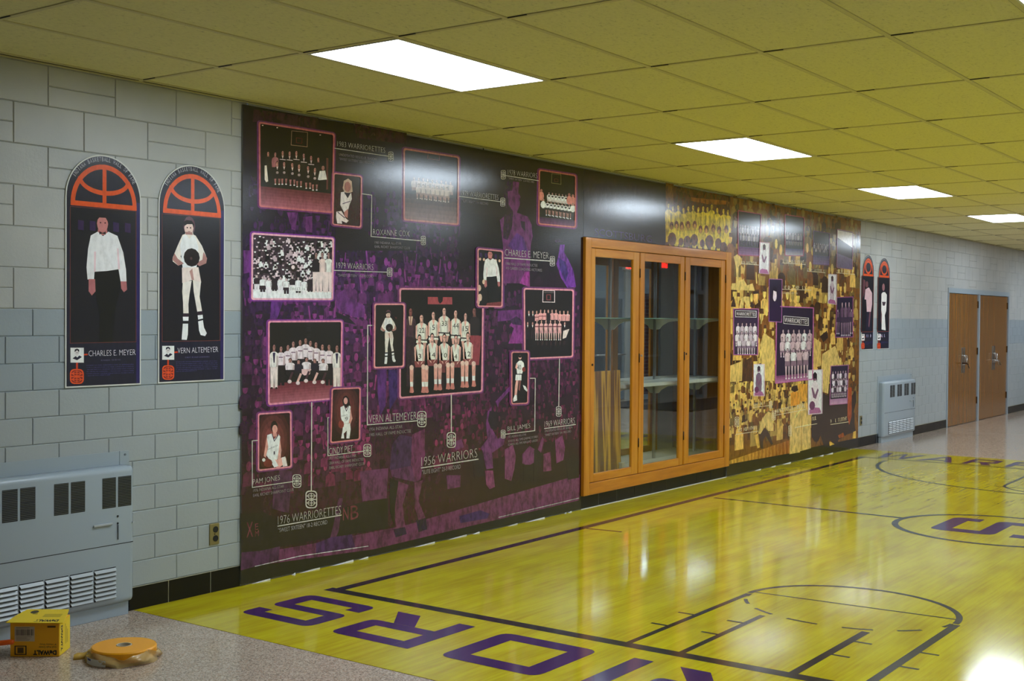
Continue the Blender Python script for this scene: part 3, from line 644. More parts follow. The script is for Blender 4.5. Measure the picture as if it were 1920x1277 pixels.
def warriors79(P, L, q):
    P.poly([q(.02, .84), q(.98, .86), q(.98, .985), q(.02, .985)], (232, 220, 226), L)
    rnd = random.Random(3)
    for r in range(8):
        for k in range(20):
            u = .03 + .94 * (k + rnd.uniform(.1, .9)) / 20; v = .03 + .72 * (r + rnd.uniform(0, .8)) / 8
            if v > .3 and u > .78: continue
            px, py = q(u, v); lt = rnd.choice(((226, 212, 216), (200, 182, 188), (170, 148, 156))); dk = rnd.choice(((20, 14, 20), (34, 24, 32), (60, 46, 54)))
            P.poly([(px - 4.5, py + 12), (px + 4.5, py + 12), (px + 4, py + 5), (px, py + 3), (px - 4, py + 5)], rnd.choice((lt, dk)), L + .3 + r * .15); P.ell(px, py + 1, 2.2, 3, lt, L + .35 + r * .15, 7); P.poly([(px - 2.6, py + 1), (px - 2, py - 3), (px + 2, py - 3), (px + 2.6, py + 1)], dk, L + .4 + r * .15)
    for k in range(10): px, py = q(.07 + .072 * k, .62 + .02 * (k % 3)); pers(P, L + 2 + k * .05, px, py, 12, py + 18, py + 30, (226, 214, 216) if k % 3 else (40, 28, 36), (40, 28, 36) if k % 2 else (214, 200, 204), (190, 168, 170))
    for x, c in ((555, (30, 22, 30)), (600, (206, 182, 178)), (642, (222, 206, 200))): px, py = z6([(x, 190)])[0]; pers(P, L + 3, px, py, 15, py + 38, py + 76, c, (206, 186, 184), (150, 116, 112))
    P.ell(*z6([(405, 300)])[0], 7, 8, (34, 22, 24), L + 4); P.ell(*z6([(398, 296)])[0], 3.4, 4, (206, 190, 190), L + 4.2); P.poly(z6([(370, 428), (485, 428), (485, 460), (370, 458)]), (224, 214, 216), L + 4); P.text('SWEET 16', *z6([(376, 454), (480, 454)]), 5, (30, 22, 28), L + 4.5)
photo(PUR, [(470.7, 436), (625.8, 446), (624, 563), (470, 562.5)], XM, (52, 38, 48), 6, (206, 150, 166), (110, 40, 128), warriors79, 3.4)
def team76(P, L, q):
    floor_band(P, L, q, .745, (92, 34, 44), (150, 84, 96), 8)
    for k in range(5): P.stroke(z6([(495, 690 + 20 * k), (520, 690 + 20 * k)]), .7, (44, 38, 40), L)
    for k, (x, y) in enumerate(((315, 832), (362, 822), (400, 798), (447, 788), (484, 776), (516, 793), (556, 803), (599, 818), (645, 820))):
        px, py = z6([(x, y)])[0]; pers(P, L + .5 + k * .05, px, py, 17, py + 37, 420 + (1105 if k in (0, 8) else 980) / 3.65, (224, 192, 198), (26, 17, 24), (150, 106, 100))
        P.stroke([(px - 3, py + 22), (px + 3, py + 22)], 2, (120, 92, 110), L + 1.5)
    for x, y in ((268, 818), (698, 823)):
        px, py = z6([(x, y)])[0]; pers(P, L + 1.8, px, py, 17, py + 44, py + 84, (222, 200, 196), (216, 190, 186), (146, 100, 94), shoe=(50, 26, 30)); P.poly([(px - 2.5, py + 17), (px + 2.5, py + 17), (px + 1, py + 36), (px - 1, py + 36)], (40, 30, 60), L + 3)
    for k, (x, y) in enumerate(((378, 918), (435, 928), (490, 913), (548, 922), (605, 922))):
        px, py = z6([(x, y)])[0]; c = (222, 196, 200) if k in (0, 2, 4) else (30, 22, 40); pers(P, L + 2.2 + k * .05, px, py, 18, py + 24, py + 24, c, skin=(156, 110, 104))
        P.poly([(px - 9, py + 22), (px + 9, py + 22), (px + 6, py + 32), (px - 4, py + 34), (px - 9, py + 30)], (26, 18, 24) if k != 2 else (196, 160, 160), L + 3); P.stroke([(px + 4, py + 28), (px - 1, py + 40)], 4, (200, 160, 152) if k in (1, 3) else (60, 36, 44), L + 3.3); P.ell(px - 1, py + 44, 4, 3.6, (200, 182, 184), L + 3.5, 8)
photo(PUR, [(501.6, 601.4), (642, 600.8), (640, 747.5), (501.6, 760)], XM, (19, 14, 16), 6, (200, 124, 150), (112, 44, 120), team76)
def glow(P, L, q, cx, cy, r0, c0, c1, n=6):
    for i in range(n):
        t = i / (n - 1); r = r0 * (1 - .75 * t); pts = []
        for k in range(14): pts.append(q(min(max(cx + r * math.cos(k * math.pi / 7), .03), .97), min(max(cy + r * 1.05 * math.sin(k * math.pi / 7), .02), .98)))
        P.poly(pts, tuple(c0[j] * (1 - t) + c1[j] * t for j in range(3)), L + i * .1)
def pam(P, L, q):
    glow(P, L, q, .45, .5, .62, (46, 20, 22), (126, 62, 62))
    P.ell(*z8([(262, 285)])[0], 6.8, 11.5, (34, 22, 26), L + 1); P.ell(*z8([(266, 300)])[0], 5, 8, (196, 140, 130), L + 1.2); P.poly(z8([(255, 320), (275, 320), (282, 350), (250, 350)]), (190, 132, 124), L + 1.1)
    P.poly(z8([(215, 340), (245, 330), (260, 370), (290, 335), (302, 350), (296, 410), (300, 470), (275, 510), (230, 500), (205, 470), (212, 400)]), (226, 218, 220), L + 1.3); P.stroke(z8([(248, 335), (262, 380), (288, 340)]), 1.3, (44, 30, 60), L + 1.7)
    P.text('Indiana', *z8([(218, 442), (285, 412)]), 4, (50, 36, 60), L + 1.8); P.text('1', *z8([(258, 470), (266, 468)]), 6, (60, 44, 66), L + 1.8)
    P.poly(z8([(212, 350), (205, 400), (192, 480), (205, 490), (222, 420)]), (198, 140, 130), L + 1.5); P.poly(z8([(300, 370), (310, 440), (302, 510), (280, 520), (292, 440)]), (206, 152, 142), L + 1.5)
    P.poly(z8([(230, 490), (280, 505), (310, 490), (340, 490), (345, 520), (290, 560), (265, 550)]), (204, 150, 142), L + 1.9); P.poly(z8([(215, 480), (255, 480), (290, 545), (262, 555)]), (222, 212, 214), L + 2); P.poly(z8([(310, 490), (335, 482), (350, 545), (320, 550)]), (212, 196, 194), L + 2.1); P.ell(*z8([(220, 525)])[0], 8.5, 8, (100, 40, 40), L + 2.2); P.ell(*z8([(192, 505)])[0], 3, 3.4, (220, 204, 200), L + 2.3)
photo(PUR, [(482.3, 775), (545.7, 770.7), (546.6, 876.5), (482.3, 883.5)], XM, (38, 18, 20), 6, (196, 122, 138), draw=pam, bw=3)
def cindy(P, L, q):
    glow(P, L, q, .5, .4, .55, (44, 20, 22), (110, 48, 48))
    P.poly(z8([(712, 110), (722, 85), (740, 78), (757, 95), (768, 150), (750, 160), (720, 150)]), (26, 18, 22), L + 1); P.ell(*z8([(735, 112)])[0], 3.8, 6.5, (196, 144, 136), L + 1.2)
    P.poly(z8([(700, 155), (725, 142), (738, 165), (755, 142), (768, 150), (765, 200), (762, 260), (715, 262), (703, 220)]), (226, 220, 222), L + 1.3); P.stroke(z8([(725, 142), (740, 180), (756, 142)]), 1.2, (44, 32, 60), L + 1.7); P.text('9', *z8([(730, 248), (750, 246)]), 8, (36, 28, 50), L + 1.8); P.text('Indiana', *z8([(706, 218), (748, 208)]), 3, (50, 36, 60), L + 1.8)
    P.poly(z8([(766, 160), (780, 230), (765, 270), (755, 262), (764, 220)]), (186, 132, 124), L + 1.5); P.ell(*z8([(705, 268)])[0], 5.5, 7.5, (120, 50, 46), L + 2); P.poly(z8([(720, 262), (765, 262), (768, 300), (760, 362), (740, 362), (742, 310), (722, 330), (725, 362), (705, 362), (712, 320)]), (218, 204, 202), L + 1.9)
photo(PUR, [(620.4, 728), (675, 726), (674, 825), (617.6, 831.4)], XM, (36, 18, 20), 20, (196, 116, 122), draw=cindy, bw=2.6)
# two full-length portraits that also hang as posters (unit coordinates)
def U(P, q, col, pts, L): P.poly([q(a, b) for a, b in pts], col, L)
def UE(P, q, col, cx, cy, rx, ry, L, n=12): P.poly([q(cx + rx * math.cos(2 * math.pi * i / n), cy + ry * math.sin(2 * math.pi * i / n)) for i in range(n)], col, L)
def ballplayer(P, L, q):
    sk = (226, 198, 190); wh = (232, 222, 214); dk = (150, 108, 104)
    u = lambda pts: [((x - 80) / 232, (y - 435) / 487) for x, y in pts]
    U(P, q, sk, u([(178, 515), (200, 515), (206, 540), (172, 540)]), L + .2); UE(P, q, (84, 56, 66), .47, .14, .092, .07, L + .1); UE(P, q, (214, 178, 168), .464, .155, .07, .048, L + .4); U(P, q, (150, 108, 104), u([(176, 524), (200, 524), (202, 533), (175, 533)]), L + .65); U(P, q, (24, 16, 18), u([(170, 505), (168, 490), (180, 483), (198, 484), (207, 495), (206, 508), (200, 496), (182, 497)]), L + .7)
    for ex in (.44, .49): UE(P, q, (60, 40, 42), ex, .152, .012, .006, L + .8, 6)
    U(P, q, (120, 80, 80), u([(184, 521), (193, 521), (193, 523), (184, 523)]), L + .8)
    U(P, q, sk, u([(165, 535), (178, 530), (200, 530), (212, 535), (235, 570), (252, 612), (250, 630), (228, 640), (212, 625), (222, 605), (215, 590), (165, 590), (158, 610), (168, 628), (150, 642), (130, 628), (130, 615), (148, 572)]), L + .5)
    U(P, q, wh, u([(166, 540), (178, 532), (189, 548), (202, 532), (212, 540), (222, 575), (218, 600), (215, 655), (166, 655), (160, 600), (156, 575)]), L + .6)
    U(P, q, dk, u([(240, 590), (253, 612), (250, 630), (226, 641), (212, 632), (236, 618)]), L + .9); U(P, q, dk, u([(136, 600), (128, 622), (150, 642), (170, 634), (148, 618)]), L + .9)
    UE(P, q, (26, 18, 20), .508, .363, .125, .066, L + 1); UE(P, q, (64, 46, 46), .50, .37, .02, .012, L + 1.2, 8)
    U(P, q, (214, 190, 182), u([(163, 648), (222, 645), (232, 698), (198, 690), (164, 702)]), L + .8); U(P, q, (160, 120, 114), u([(190, 660), (200, 650), (206, 690), (198, 690)]), L + .9)
    U(P, q, sk, u([(166, 698), (198, 692), (190, 740), (186, 775), (187, 812), (168, 812), (167, 770), (164, 730)]), L + .6); U(P, q, sk, u([(202, 690), (231, 696), (226, 748), (231, 775), (236, 805), (219, 808), (212, 770), (205, 730)]), L + .6)
    for p in ([(166, 806), (187, 806), (187, 818), (166, 818)], [(218, 800), (236, 798), (237, 812), (219, 815)]): U(P, q, (40, 26, 40), u(p), L + .8)
    for p in ([(166, 816), (187, 816), (186, 832), (167, 832)], [(219, 813), (237, 811), (238, 824), (221, 828)]): U(P, q, (240, 236, 232), u(p), L + .8)
    U(P, q, (236, 230, 226), u([(166, 842), (185, 842), (184, 880), (180, 898), (162, 897), (164, 870)]), L + .8); U(P, q, (236, 230, 226), u([(221, 834), (238, 830), (242, 856), (252, 876), (246, 886), (230, 882), (224, 866)]), L + .8)
def coach(P, L, q, crop=0):
    wh = (226, 204, 206); hd = (160, 96, 98)
    u = lambda pts: [((x - 131.5) / 123.5, (y - 388) / 254) for x, y in pts]
    for k in range(5): U(P, q, (46, 28, 66), u([(146 + k * 22, 412), (157 + k * 22, 413), (157 + k * 22, 431), (146 + k * 22, 430)]), L)
    U(P, q, hd, u([(184, 424), (200, 424), (202, 438), (182, 438)]), L + .3); UE(P, q, (176, 112, 110), .49, .112, .085, .062, L + .5); U(P, q, (24, 16, 20), u([(181, 412), (182, 400), (192, 396), (202, 400), (203, 414), (198, 405), (186, 405)]), L + .8)
    for ex in (.46, .53): UE(P, q, (70, 36, 40), ex, .105, .014, .006, L + .8, 6)
    U(P, q, wh, u([(183, 432), (170, 440), (165, 465), (162, 500), (164, 523), (176, 523), (177, 508), (200, 506), (222, 502), (226, 526), (237, 526), (236, 502), (231, 470), (220, 438), (203, 431), (193, 440)]), L + .6)
    U(P, q, (36, 22, 26), u([(186, 431), (192, 434), (198, 431), (198, 437), (192, 435), (186, 437)]), L + .9)
    U(P, q, (205, 182, 188), u([(176, 470), (180, 470), (179, 508), (176, 508)]), L + .8); U(P, q, (205, 182, 188), u([(219, 462), (222, 462), (225, 502), (221, 502)]), L + .8)
    U(P, q, hd, u([(166, 522), (178, 522), (179, 545), (172, 553), (166, 545)]), L + .8); U(P, q, hd, u([(226, 525), (237, 525), (238, 541), (232, 546), (227, 539)]), L + .8)
    U(P, q, (11, 10, 13), u([(177, 507), (223, 503), (225, 540), (216, 580), (211, 641), (186, 641), (186, 592), (178, 545)]), L + .4)
def ex(quad, l, t, r, b):
    q = Q(quad); return Q([q(l, t), q(r, t), q(r, b), q(l, b)])
QV = [(700, 569), (758, 569), (756.4, 688.6), (698.8, 691)]
def warriors56(P, L, q):
    z = T(740, 540, 6.08)
    P.poly(z([(375, 102), (655, 105), (655, 188), (375, 185)]), (150, 66, 74), L); P.poly(z([(480, 40), (555, 40), (545, 150), (515, 180), (495, 150)]), (24, 18, 22), L + .3)
    px, py = z([(180, 215)])[0]; pers(P, L + .4, px, py, 20, py + 56, py + 150, (62, 40, 50), (44, 28, 36), (130, 76, 74), collar=(206, 170, 150)); P.poly(z([(155, 325), (205, 325), (190, 425), (170, 425)]), (200, 168, 150), L + 1); P.stroke(z([(180, 330), (180, 420)]), 1.4, (120, 80, 76), L + 1.3)
    px, py = z([(908, 213)])[0]; pers(P, L + .5, px, py, 20, py + 54, 540 + 880 / 6.08, (38, 30, 33), (130, 54, 62), (120, 76, 74)); P.poly(z([(860, 545), (985, 545), (960, 880), (870, 860)]), (128, 52, 62), L + .7)
    J = (226, 208, 198); S2 = (206, 158, 148); dk = (30, 22, 28)
    for k, (x, hy, wd, tx) in enumerate(((305, 292, 22, '22'), (440, 258, 19.5, '5'), (562, 212, 21, '33'), (693, 240, 19, '44'), (803, 272, 17.5, '15'))):
        px, py = z([(x, hy)])[0]; pers(P, L + 1 + .04 * k, px, py, wd, py + 50, py + 66, J, J, S2, S2, hair=dk, collar=S2)
        P.stroke([(px - wd * .46, py + 49), (px + wd * .46, py + 50)], 2.2, (36, 26, 36), L + 2.1)
        P.text(tx, (px - 2.4 * len(tx), py + 36.5), (px + 2.6 * len(tx), py + 36), 9.5, dk, L + 2.2, .0)
        for s in (-1, 1): P.poly([(px + s * wd * .5, py + 23), (px + s * wd * .38, py + 21), (px + s * wd * .40, py + 48), (px + s * wd * .52, py + 46)], S2, L + 2)
    for k, (x, hy, wd, tx) in enumerate(((283, 528, 20, '3'), (427, 512, 20, '14'), (563, 518, 20, '10'), (694, 530, 19, '4'), (832, 502, 19, '12'))):
        px, py = z([(x, hy)])[0]; pers(P, L + 2.6 + .04 * k, px, py, wd, py + 52, py + 52, J, J, S2, hair=dk, collar=S2)
        P.text(tx, (px - 2.6 * len(tx), py + 46), (px + 2.6 * len(tx), py + 45.5), 9, dk, L + 3.8, .0)
        for s in (-1, 1): P.poly([(px + s * wd * .52, py + 24), (px + s * wd * .36, py + 22), (px + s * wd * .34, py + 50), (px + s * wd * .1, py + 57), (px + s * wd * .12, py + 53), (px + s * wd * .46, py + 48)], S2, L + 3.7)
        P.poly([(px - wd * .5, py + 50), (px + wd * .5, py + 50), (px + wd * .42, py + 62), (px - wd * .42, py + 62)], (120, 62, 64), L + 3.5)
    for x, y0, y1 in ((190, 890, 1180), (323, 880, 1180), (360, 890, 1180), (465, 870, 1150), (512, 870, 1150), (605, 860, 1140), (655, 860, 1140), (772, 840, 1120), (818, 840, 1120), (898, 845, 1110)):
        (px, a), (_, b) = z([(x, y0), (x, y1)]); P.poly([(px - 3.6, a), (px + 3.6, a), (px + 2.6, b - 4), (px - 2.6, b - 4)], (200, 146, 136), L + 4.6); P.ell(px, a + 3, 4, 5, (216, 176, 166), L + 4.8, 8); P.poly([(px - 2.8, b - 18), (px + 2.8, b - 18), (px + 2.6, b - 9), (px - 2.6, b - 9)], (228, 212, 206), L + 4.9); P.poly([(px - 2.4, b - 9), (px + 2.6, b - 9), (px + 4.4, b + 1), (px + 2, b + 3), (px - 4, b + 2)], (176, 110, 104), L + 4.9)
    P.stroke(z([(545, 900), (545, 1200)]), .8, (70, 40, 44), L + 4); P.poly(z([(530, 870), (570, 870), (575, 965), (525, 965)]), (96, 48, 50), L + 4.4)
photo(PUR, [(748, 540), (906.8, 541.5), (904.3, 735), (747.7, 747.7)], XM, (17, 13, 15), 6, (200, 130, 150), draw=warriors56)
def vernp(P, L, q): ballplayer(P, L, ex(QV, .02, .03, .98, .985)); U(P, q, (70, 34, 36), [(.66, .2), (.76, .22), (.72, .25)], L)
photo(PUR, QV, XM, (22, 17, 17), 25, (202, 132, 140), draw=vernp, bw=3)
def coachp(P, L, q):
    for k in range(6): P.ell(*q(.12 + .15 * k, .185), 2.2, 2.8, (196, 160, 140) if k != 3 else (120, 90, 80), L)
    coach(P, L + .5, ex([q(0, 0), q(1, 0), q(1, 1), q(0, 1)], -.02, -.03, 1.05, 1.05))
    for x, y, r in ((.09, .68, 3.5), (.12, .84, 4), (.05, .92, 3), (.26, .57, 2.6)): P.ell(*q(x, y), r, r * 1.8, (196, 168, 150), L + 3, 8)
    P.poly([q(.4, .93), q(.95, .9), q(.95, .98), q(.35, .98)], (110, 46, 52), L + 2)
photo(PUR, [(893.5, 465), (942, 470), (941, 576.5), (893, 575.3)], XM, (17, 13, 15), 25, (196, 126, 136), draw=coachp, bw=2.6)
def team69(P, L, q):
    outline(P, L, z7([(1348, 338), (1435, 340), (1435, 426), (1346, 424)]), 1.2, (206, 186, 188)); outline(P, L, z7([(1376, 370), (1404, 370), (1404, 408), (1376, 408)]), 1, (130, 60, 66)); P.stroke(z7([(1350, 352), (1432, 354)]), .7, (120, 104, 108), L)
    for k in range(11):
        px, py = z7([(1243 + k * 29, 478 + (0 if 2 < k < 8 else 8))])[0]; c = (30, 22, 30) if k in (0, 1, 5) else (206, 146, 146); pers(P, L + .4 + .03 * k, px, py, 8.6, py + 20, py + 32, c, (32, 22, 28), (196, 146, 136), collar=(220, 204, 200) if k in (0, 1, 10) else None)
        if k in (2, 3, 4): P.stroke([(px - 3, py + 13), (px + 3, py + 13)], 1.4, (110, 50, 60), L + 1.5)
    for k in range(6):
        px, py = z7([(1302 + k * 34, 556)])[0]; pers(P, L + 1.8 + .03 * k, px, py, 7.2, py + 20, py + 38, (206, 156, 156), (190, 140, 142), (206, 158, 148), (216, 176, 170), (224, 204, 200)); P.stroke([(px - 2.6, py + 13), (px + 2.6, py + 13)], 2, (110, 52, 66), L + 3)
    for x in (1233, 1270, 1510): px, py = z7([(x, 570)])[0]; pers(P, L + 1.9, px, py, 9, py + 20, py + 32, (30, 22, 28), (36, 26, 32), (190, 140, 132), collar=(214, 200, 196))
    P.poly(z7([(1500, 640), (1545, 625), (1520, 690), (1495, 700)]), (216, 190, 184), L + 3)
    for k in range(7): px, py = z7([(1310 + k * 33, 715)])[0]; P.poly([(px - 2, py), (px + 2, py), (px + 1.5, py + 8), (px - 1.5, py + 8)], (44, 26, 30), L)
photo(PUR, [(980.8, 540), (1075.5, 542.7), (1074, 670), (982, 674)], XM, (17, 12, 15), 6, (200, 130, 144), draw=team69, bw=2.8)
def billp(P, L, q):
    sk = (206, 154, 144); P.ell(*z7([(1174, 838)])[0], 2.8, 4.2, sk, L); P.ell(*z7([(1174, 832)])[0], 2.8, 2.4, (24, 16, 18), L + .3, 8)
    P.poly(z7([(1150, 880), (1168, 862), (1185, 862), (1202, 880), (1205, 905), (1190, 960), (1152, 962), (1145, 900)]), (226, 208, 204), L + .4); P.text('40', *z7([(1152, 932), (1182, 930)]), 9, (40, 28, 34), L + .8, .0); P.ell(*z7([(1202, 928)])[0], 3.4, 4.6, (110, 44, 40), L + 1); P.poly(z7([(1147, 880), (1138, 915), (1150, 930), (1156, 900)]), sk, L + .6)
    P.poly(z7([(1142, 968), (1185, 968), (1184, 1010), (1138, 1010)]), (226, 212, 208), L + .5); P.poly(z7([(1145, 1008), (1162, 1010), (1152, 1100), (1148, 1140), (1132, 1140), (1136, 1060)]), sk, L + .4); P.poly(z7([(1165, 1010), (1182, 1008), (1172, 1090), (1162, 1080)]), (120, 72, 70), L + .3); P.poly(z7([(1195, 1045), (1215, 1055), (1232, 1085), (1225, 1095), (1205, 1075)]), (228, 216, 214), L + .6); P.poly(z7([(1135, 1120), (1150, 1120), (1152, 1160), (1125, 1170), (1122, 1150)]), (228, 216, 214), L + .6)
photo(PUR, [(957, 659), (990.8, 659), (989.5, 757), (957, 758.7)], XM, (18, 13, 15), 20, (180, 110, 116), draw=billp, bw=2.4)

caption(PUR, ('1983 WARRIORETTES', (632, 274), (721.6, 286.7), 9.5), [], [[(626.7, 278), (727, 293)]], (732, 293.5, 10, 18),
        [('UNDEFEATED REGULAR SEASON', (635, 292), (704.6, 301), 4.6), ('"SWEET SIXTEEN" 22-1 RECORD', (635, 300), (701, 308.5), 4.6)], lw=1.3)
caption(PUR, ('ROXANNE COX', (699, 440), (767, 443.5), 10.5), [], [[(678.5, 363.5), (696.2, 366), (695, 443.5), (788, 451.5)]], (793, 451, 9, 17),
        [('1983 INDIANA ALL-STAR', (702, 457), (752, 459), 4.6), ('EARL RICHEY SHARPOINT CLUB', (702, 464.5), (768, 467.5), 4.6)], lw=1.4)
caption(PUR, ('1979 WARRIORETTES', (864, 366.5), (934, 375), 9.5), [], [[(860.6, 368.3), (938.5, 378.3)]], (942, 379, 9, 16.5), [('"ELITE EIGHT" 19-4 RECORD', (866, 379), (915, 384.5), 4.6)], lw=1.3)
caption(PUR, ('1978 WARRIORS', (951.7, 327.5), (1006.5, 334.5), 9.5), [], [[(946, 329), (1010, 339)]], (943, 327.7, 9, 17), [('"SWEET SIXTEEN" 22-4 RECORD', (952, 336), (1001, 343.5), 4)], lw=1.3)
caption(PUR, ('CHARLES E. MEYER', (946, 479), (1028, 485.5), 12), [], [[(941.8, 483.5), (1031, 489.6)]], (1035, 489.6, 9.5, 19), [('1986 HALL OF FAME INDUCTEE', (948, 496.5), (1007, 500.5), 5), ('415 CAREER COACHING VICTORIES', (948, 505), (1015.5, 509.5), 5)], lw=1.8)
caption(PUR, ('1979 WARRIORS', (630.4, 503), (699.5, 506.5), 11), [], [[(626, 507), (725, 510.4)]], (730, 510.4, 10, 17), [('"SWEET SIXTEEN" 18-8 RECORD', (633, 518.5), (700, 520.5), 5)], lw=1.5)
caption(PUR, ('1976 WARRIORETTES', (520.5, 983.5), (638.5, 963.5), 15.5), [], [[(520.5, 986.5), (638.8, 965.8)], [(583.8, 755), (583, 921)]], (583, 936.5, 22, 33), [('"SWEET SIXTEEN" 18-2 RECORD', (521, 998.5), (613, 982.5), 8, (150, 146, 146))], lw=1.9, thin=-.024)
caption(PUR, ('PAM JONES', (473.5, 911.5), (524, 903), 12.5), [], [[(482, 825.7), (472.2, 826.6), (472.4, 914), (548.5, 903)]], (556, 902, 16.5, 25), [('1976 INDIANA ALL-STAR', (474, 923), (531.6, 914), 5.6), ('EARL RICHEY SHARPOINT CLUB', (474, 932), (550, 920.5), 5.6)])
caption(PUR, ('CINDY PIET', (616, 852.5), (661, 846.5), 12), [], [[(618, 782.6), (614, 783.4), (614.2, 854.5), (682, 845.8)]], (688, 844.6, 14.5, 24), [('1977 INDIANA ALL-STAR', (617, 862), (667, 856.5), 5.2), ('2004 HALL OF FAME INDUCTEE', (617, 871), (681, 863.5), 5.2), ('EARL RICHEY SHARPOINT CLUB', (617, 880), (682.5, 871.5), 5.2)], lw=1.5)
caption(PUR, ('VERN ALTEMEYER', (691, 793), (780.5, 786), 14), [], [[(700, 610.2), (688.8, 610.2), (688, 796.6), (781, 789)]], (790.3, 785.8, 17, 30), [('1956 INDIANA ALL-STAR', (692, 808), (754, 802.5), 6), ('1985 HALL OF FAME INDUCTEE', (692, 818.5), (770, 811), 6)], lw=1.8)
caption(PUR, ('1956 WARRIORS', (789.6, 874), (894, 857), 16.5), [], [[(789.6, 877.4), (895.5, 861)], [(845.5, 741), (845.5, 811)]], (845.5, 825, 17, 29), [('"ELITE EIGHT" 23-3 RECORD', (790.7, 889.5), (863, 878.5), 8, (140, 134, 138))], lw=2.0, thin=-.024)
caption(PUR, ('BILL JAMES', (951, 811), (993.5, 804.8), 11), [], [[(990.8, 709.3), (1003, 709.3), (1002, 807.5), (947, 814.2)]], (942.7, 814, 8.5, 16), [('1972 INDIANA ALL-STAR', (952, 821.5), (986, 816.5), 4.2), ('SCHOOL ALL-TIME LEADING SCORER', (952, 829.5), (1008, 820.5), 4.2), ('SCHOOL ALL-TIME REBOUND LEADER', (952, 836), (1008, 827.5), 4.2)], lw=1.4)
caption(PUR, ('1969 WARRIORS', (1020.5, 801), (1077, 794), 11), [], [[(1020.5, 803.5), (1078, 796)], [(1048.4, 673), (1047, 762)]], (1047, 771.5, 10, 19), [('UNDEFEATED REGULAR SEASON', (1021, 810.5), (1072.5, 803), 4.4), ('"SWEET SIXTEEN" 24-1 RECORD', (1021, 818), (1070, 810.5), 4.4)], lw=1.5)

# ---- header boards above the cabinet
YH = yw(1248, XM, 400)
HP, _ = board('header_mural', 'dark purple header panel with faint lettering above the display cabinet', 8.668, YH - .002, 2.298, 2.862)
P = Pr(XM); P.wpoly([(8.668, 2.298), (YH - .002, 2.298), (YH - .002, 2.862), (8.668, 2.862)], (27, 20, 32), 1)
for k in range(70):
    y = random.uniform(8.72, YH - .1); z = random.uniform(2.5, 2.82); s = random.uniform(.02, .05); P.wpoly([(y + s * .6 * math.cos(a), z + s * math.sin(a)) for a in [i * 1.047 for i in range(6)]], random.choice(((46, 28, 44), (36, 24, 40), (52, 30, 36))), 2 + (k % 5) * .1)
P.build('background_print', M_print, HP)
P = Pr(XM); P.text('SCOTTSBURG', (1115, 441), (1222, 455), 13, (62, 52, 84), 3, .0); P.build('faded_lettering', M_print, HP)
def pal_yellow(y, z): return ((168, 128, 42), (92, 56, 22), (196, 158, 62), (58, 34, 20))
HY, _ = board('header_mural', 'yellow printed header panel with a row of cheerleaders above the display cabinet', YH, 11.40, 2.298, 2.862)
P = Pr(XM, None, 2.298); P.wpoly([(YH, 2.298), (11.40, 2.298), (11.40, 2.862), (YH, 2.862)], (72, 42, 22), 1)
zc = T(1080, 310, 6.0)
P.poly(zc([(1010, 185), (1100, 200), (1090, 480), (1010, 500)]), (96, 62, 24), 1.2); P.poly(zc([(1290, 360), (1690, 400), (1690, 440), (1500, 440), (1290, 400)]), (118, 70, 26), 1.5)
Y5 = (188, 164, 44)
for k, (x, y) in enumerate(((1040, 420), (1090, 450), (1150, 440), (1210, 470), (1265, 450), (1320, 440), (1375, 460), (1430, 450), (1480, 460), (1525, 430), (1590, 470), (1660, 480), (1710, 490))):
    px, py = zc([(x, y)])[0]; pers(P, 2 + k * .06, px, py, 13, py + 36, py + 74, Y5, random.choice((Y5, (170, 140, 40))), (196, 168, 64), hair=(84, 46, 24))
for k, (x, y) in enumerate(((1075, 650), (1130, 640), (1190, 650), (1260, 640), (1335, 640), (1400, 690), (1465, 690), (1545, 680), (1610, 700), (1690, 690))):
    px, py = zc([(x, y)])[0]; P.ell(px, py + 5, 4, 8, (92, 50, 26), 3.2, 8); P.ell(px, py + 8, 2.4, 5, (164, 120, 54), 3.4, 8); P.poly([(px - 7, py + 30), (px - 6, py + 16), (px + 6, py + 16), (px + 7, py + 30), (px + 2, py + 60), (px - 4, py + 60)], Y5, 3.1)
for x, y, s in ((1080, 830, 10), (1180, 860, 6), (1250, 860, 9), (1330, 840, 9), (1420, 880, 6), (1500, 860, 10), (1600, 880, 8), (1660, 930, 9)): px, py = zc([(x, y)])[0]; P.ell(px, py, s * .8, s * 1.3, (84, 48, 24), 4, 9)
P.build('background_print', M_collage, HY)

# ---- yellow mural
YEL, _ = board('wall_mural', 'glossy golden yellow photo mural of cheering fans right of the wooden display cabinet', 11.407, YB, .012, 2.862)
P = Pr(XM); P.wpoly([(11.407, .125), (YB, .125), (YB, 2.862), (11.407, 2.862)], (104, 66, 24), 1); P.wpoly([(11.407, .012), (YB, .012), (YB, .127), (11.407, .127)], (20, 19, 19), 2)
def pal_y2(y, z):
    k = random.choice((.55, .8, 1, 1.1)); 
    if z > 2.45: k *= .6
    if y > 13.9 and z < .9: k *= .5
    f = lambda a, b, c: (min(a * k, 214), min(b * k, 178), min(c * k, 90))
    return (f(184, 148, 74), f(108, 68, 30), f(198, 166, 92), (78, 50, 28))
crowd_field(P, 3, 11.46, YB - .06, .45, 2.80, pal_y2, .15, .115, .5); crowd_field(P, 4, 11.46, 13.3, .42, .95, pal_y2, .085, .055, .5)
COLY = P
def sily(name, *polys):
    for k, (col, pts) in enumerate(polys): COLY.poly(pts, col, 6 + .2 * k)
ya = T(1355, 380, 4.911); yb_ = T(1355, 620, 4.559); yc = T(1360, 470, 9.82); yd = T(1365, 720, 8.51); ye = T(1490, 720, 9.12)
YF = (196, 168, 96)
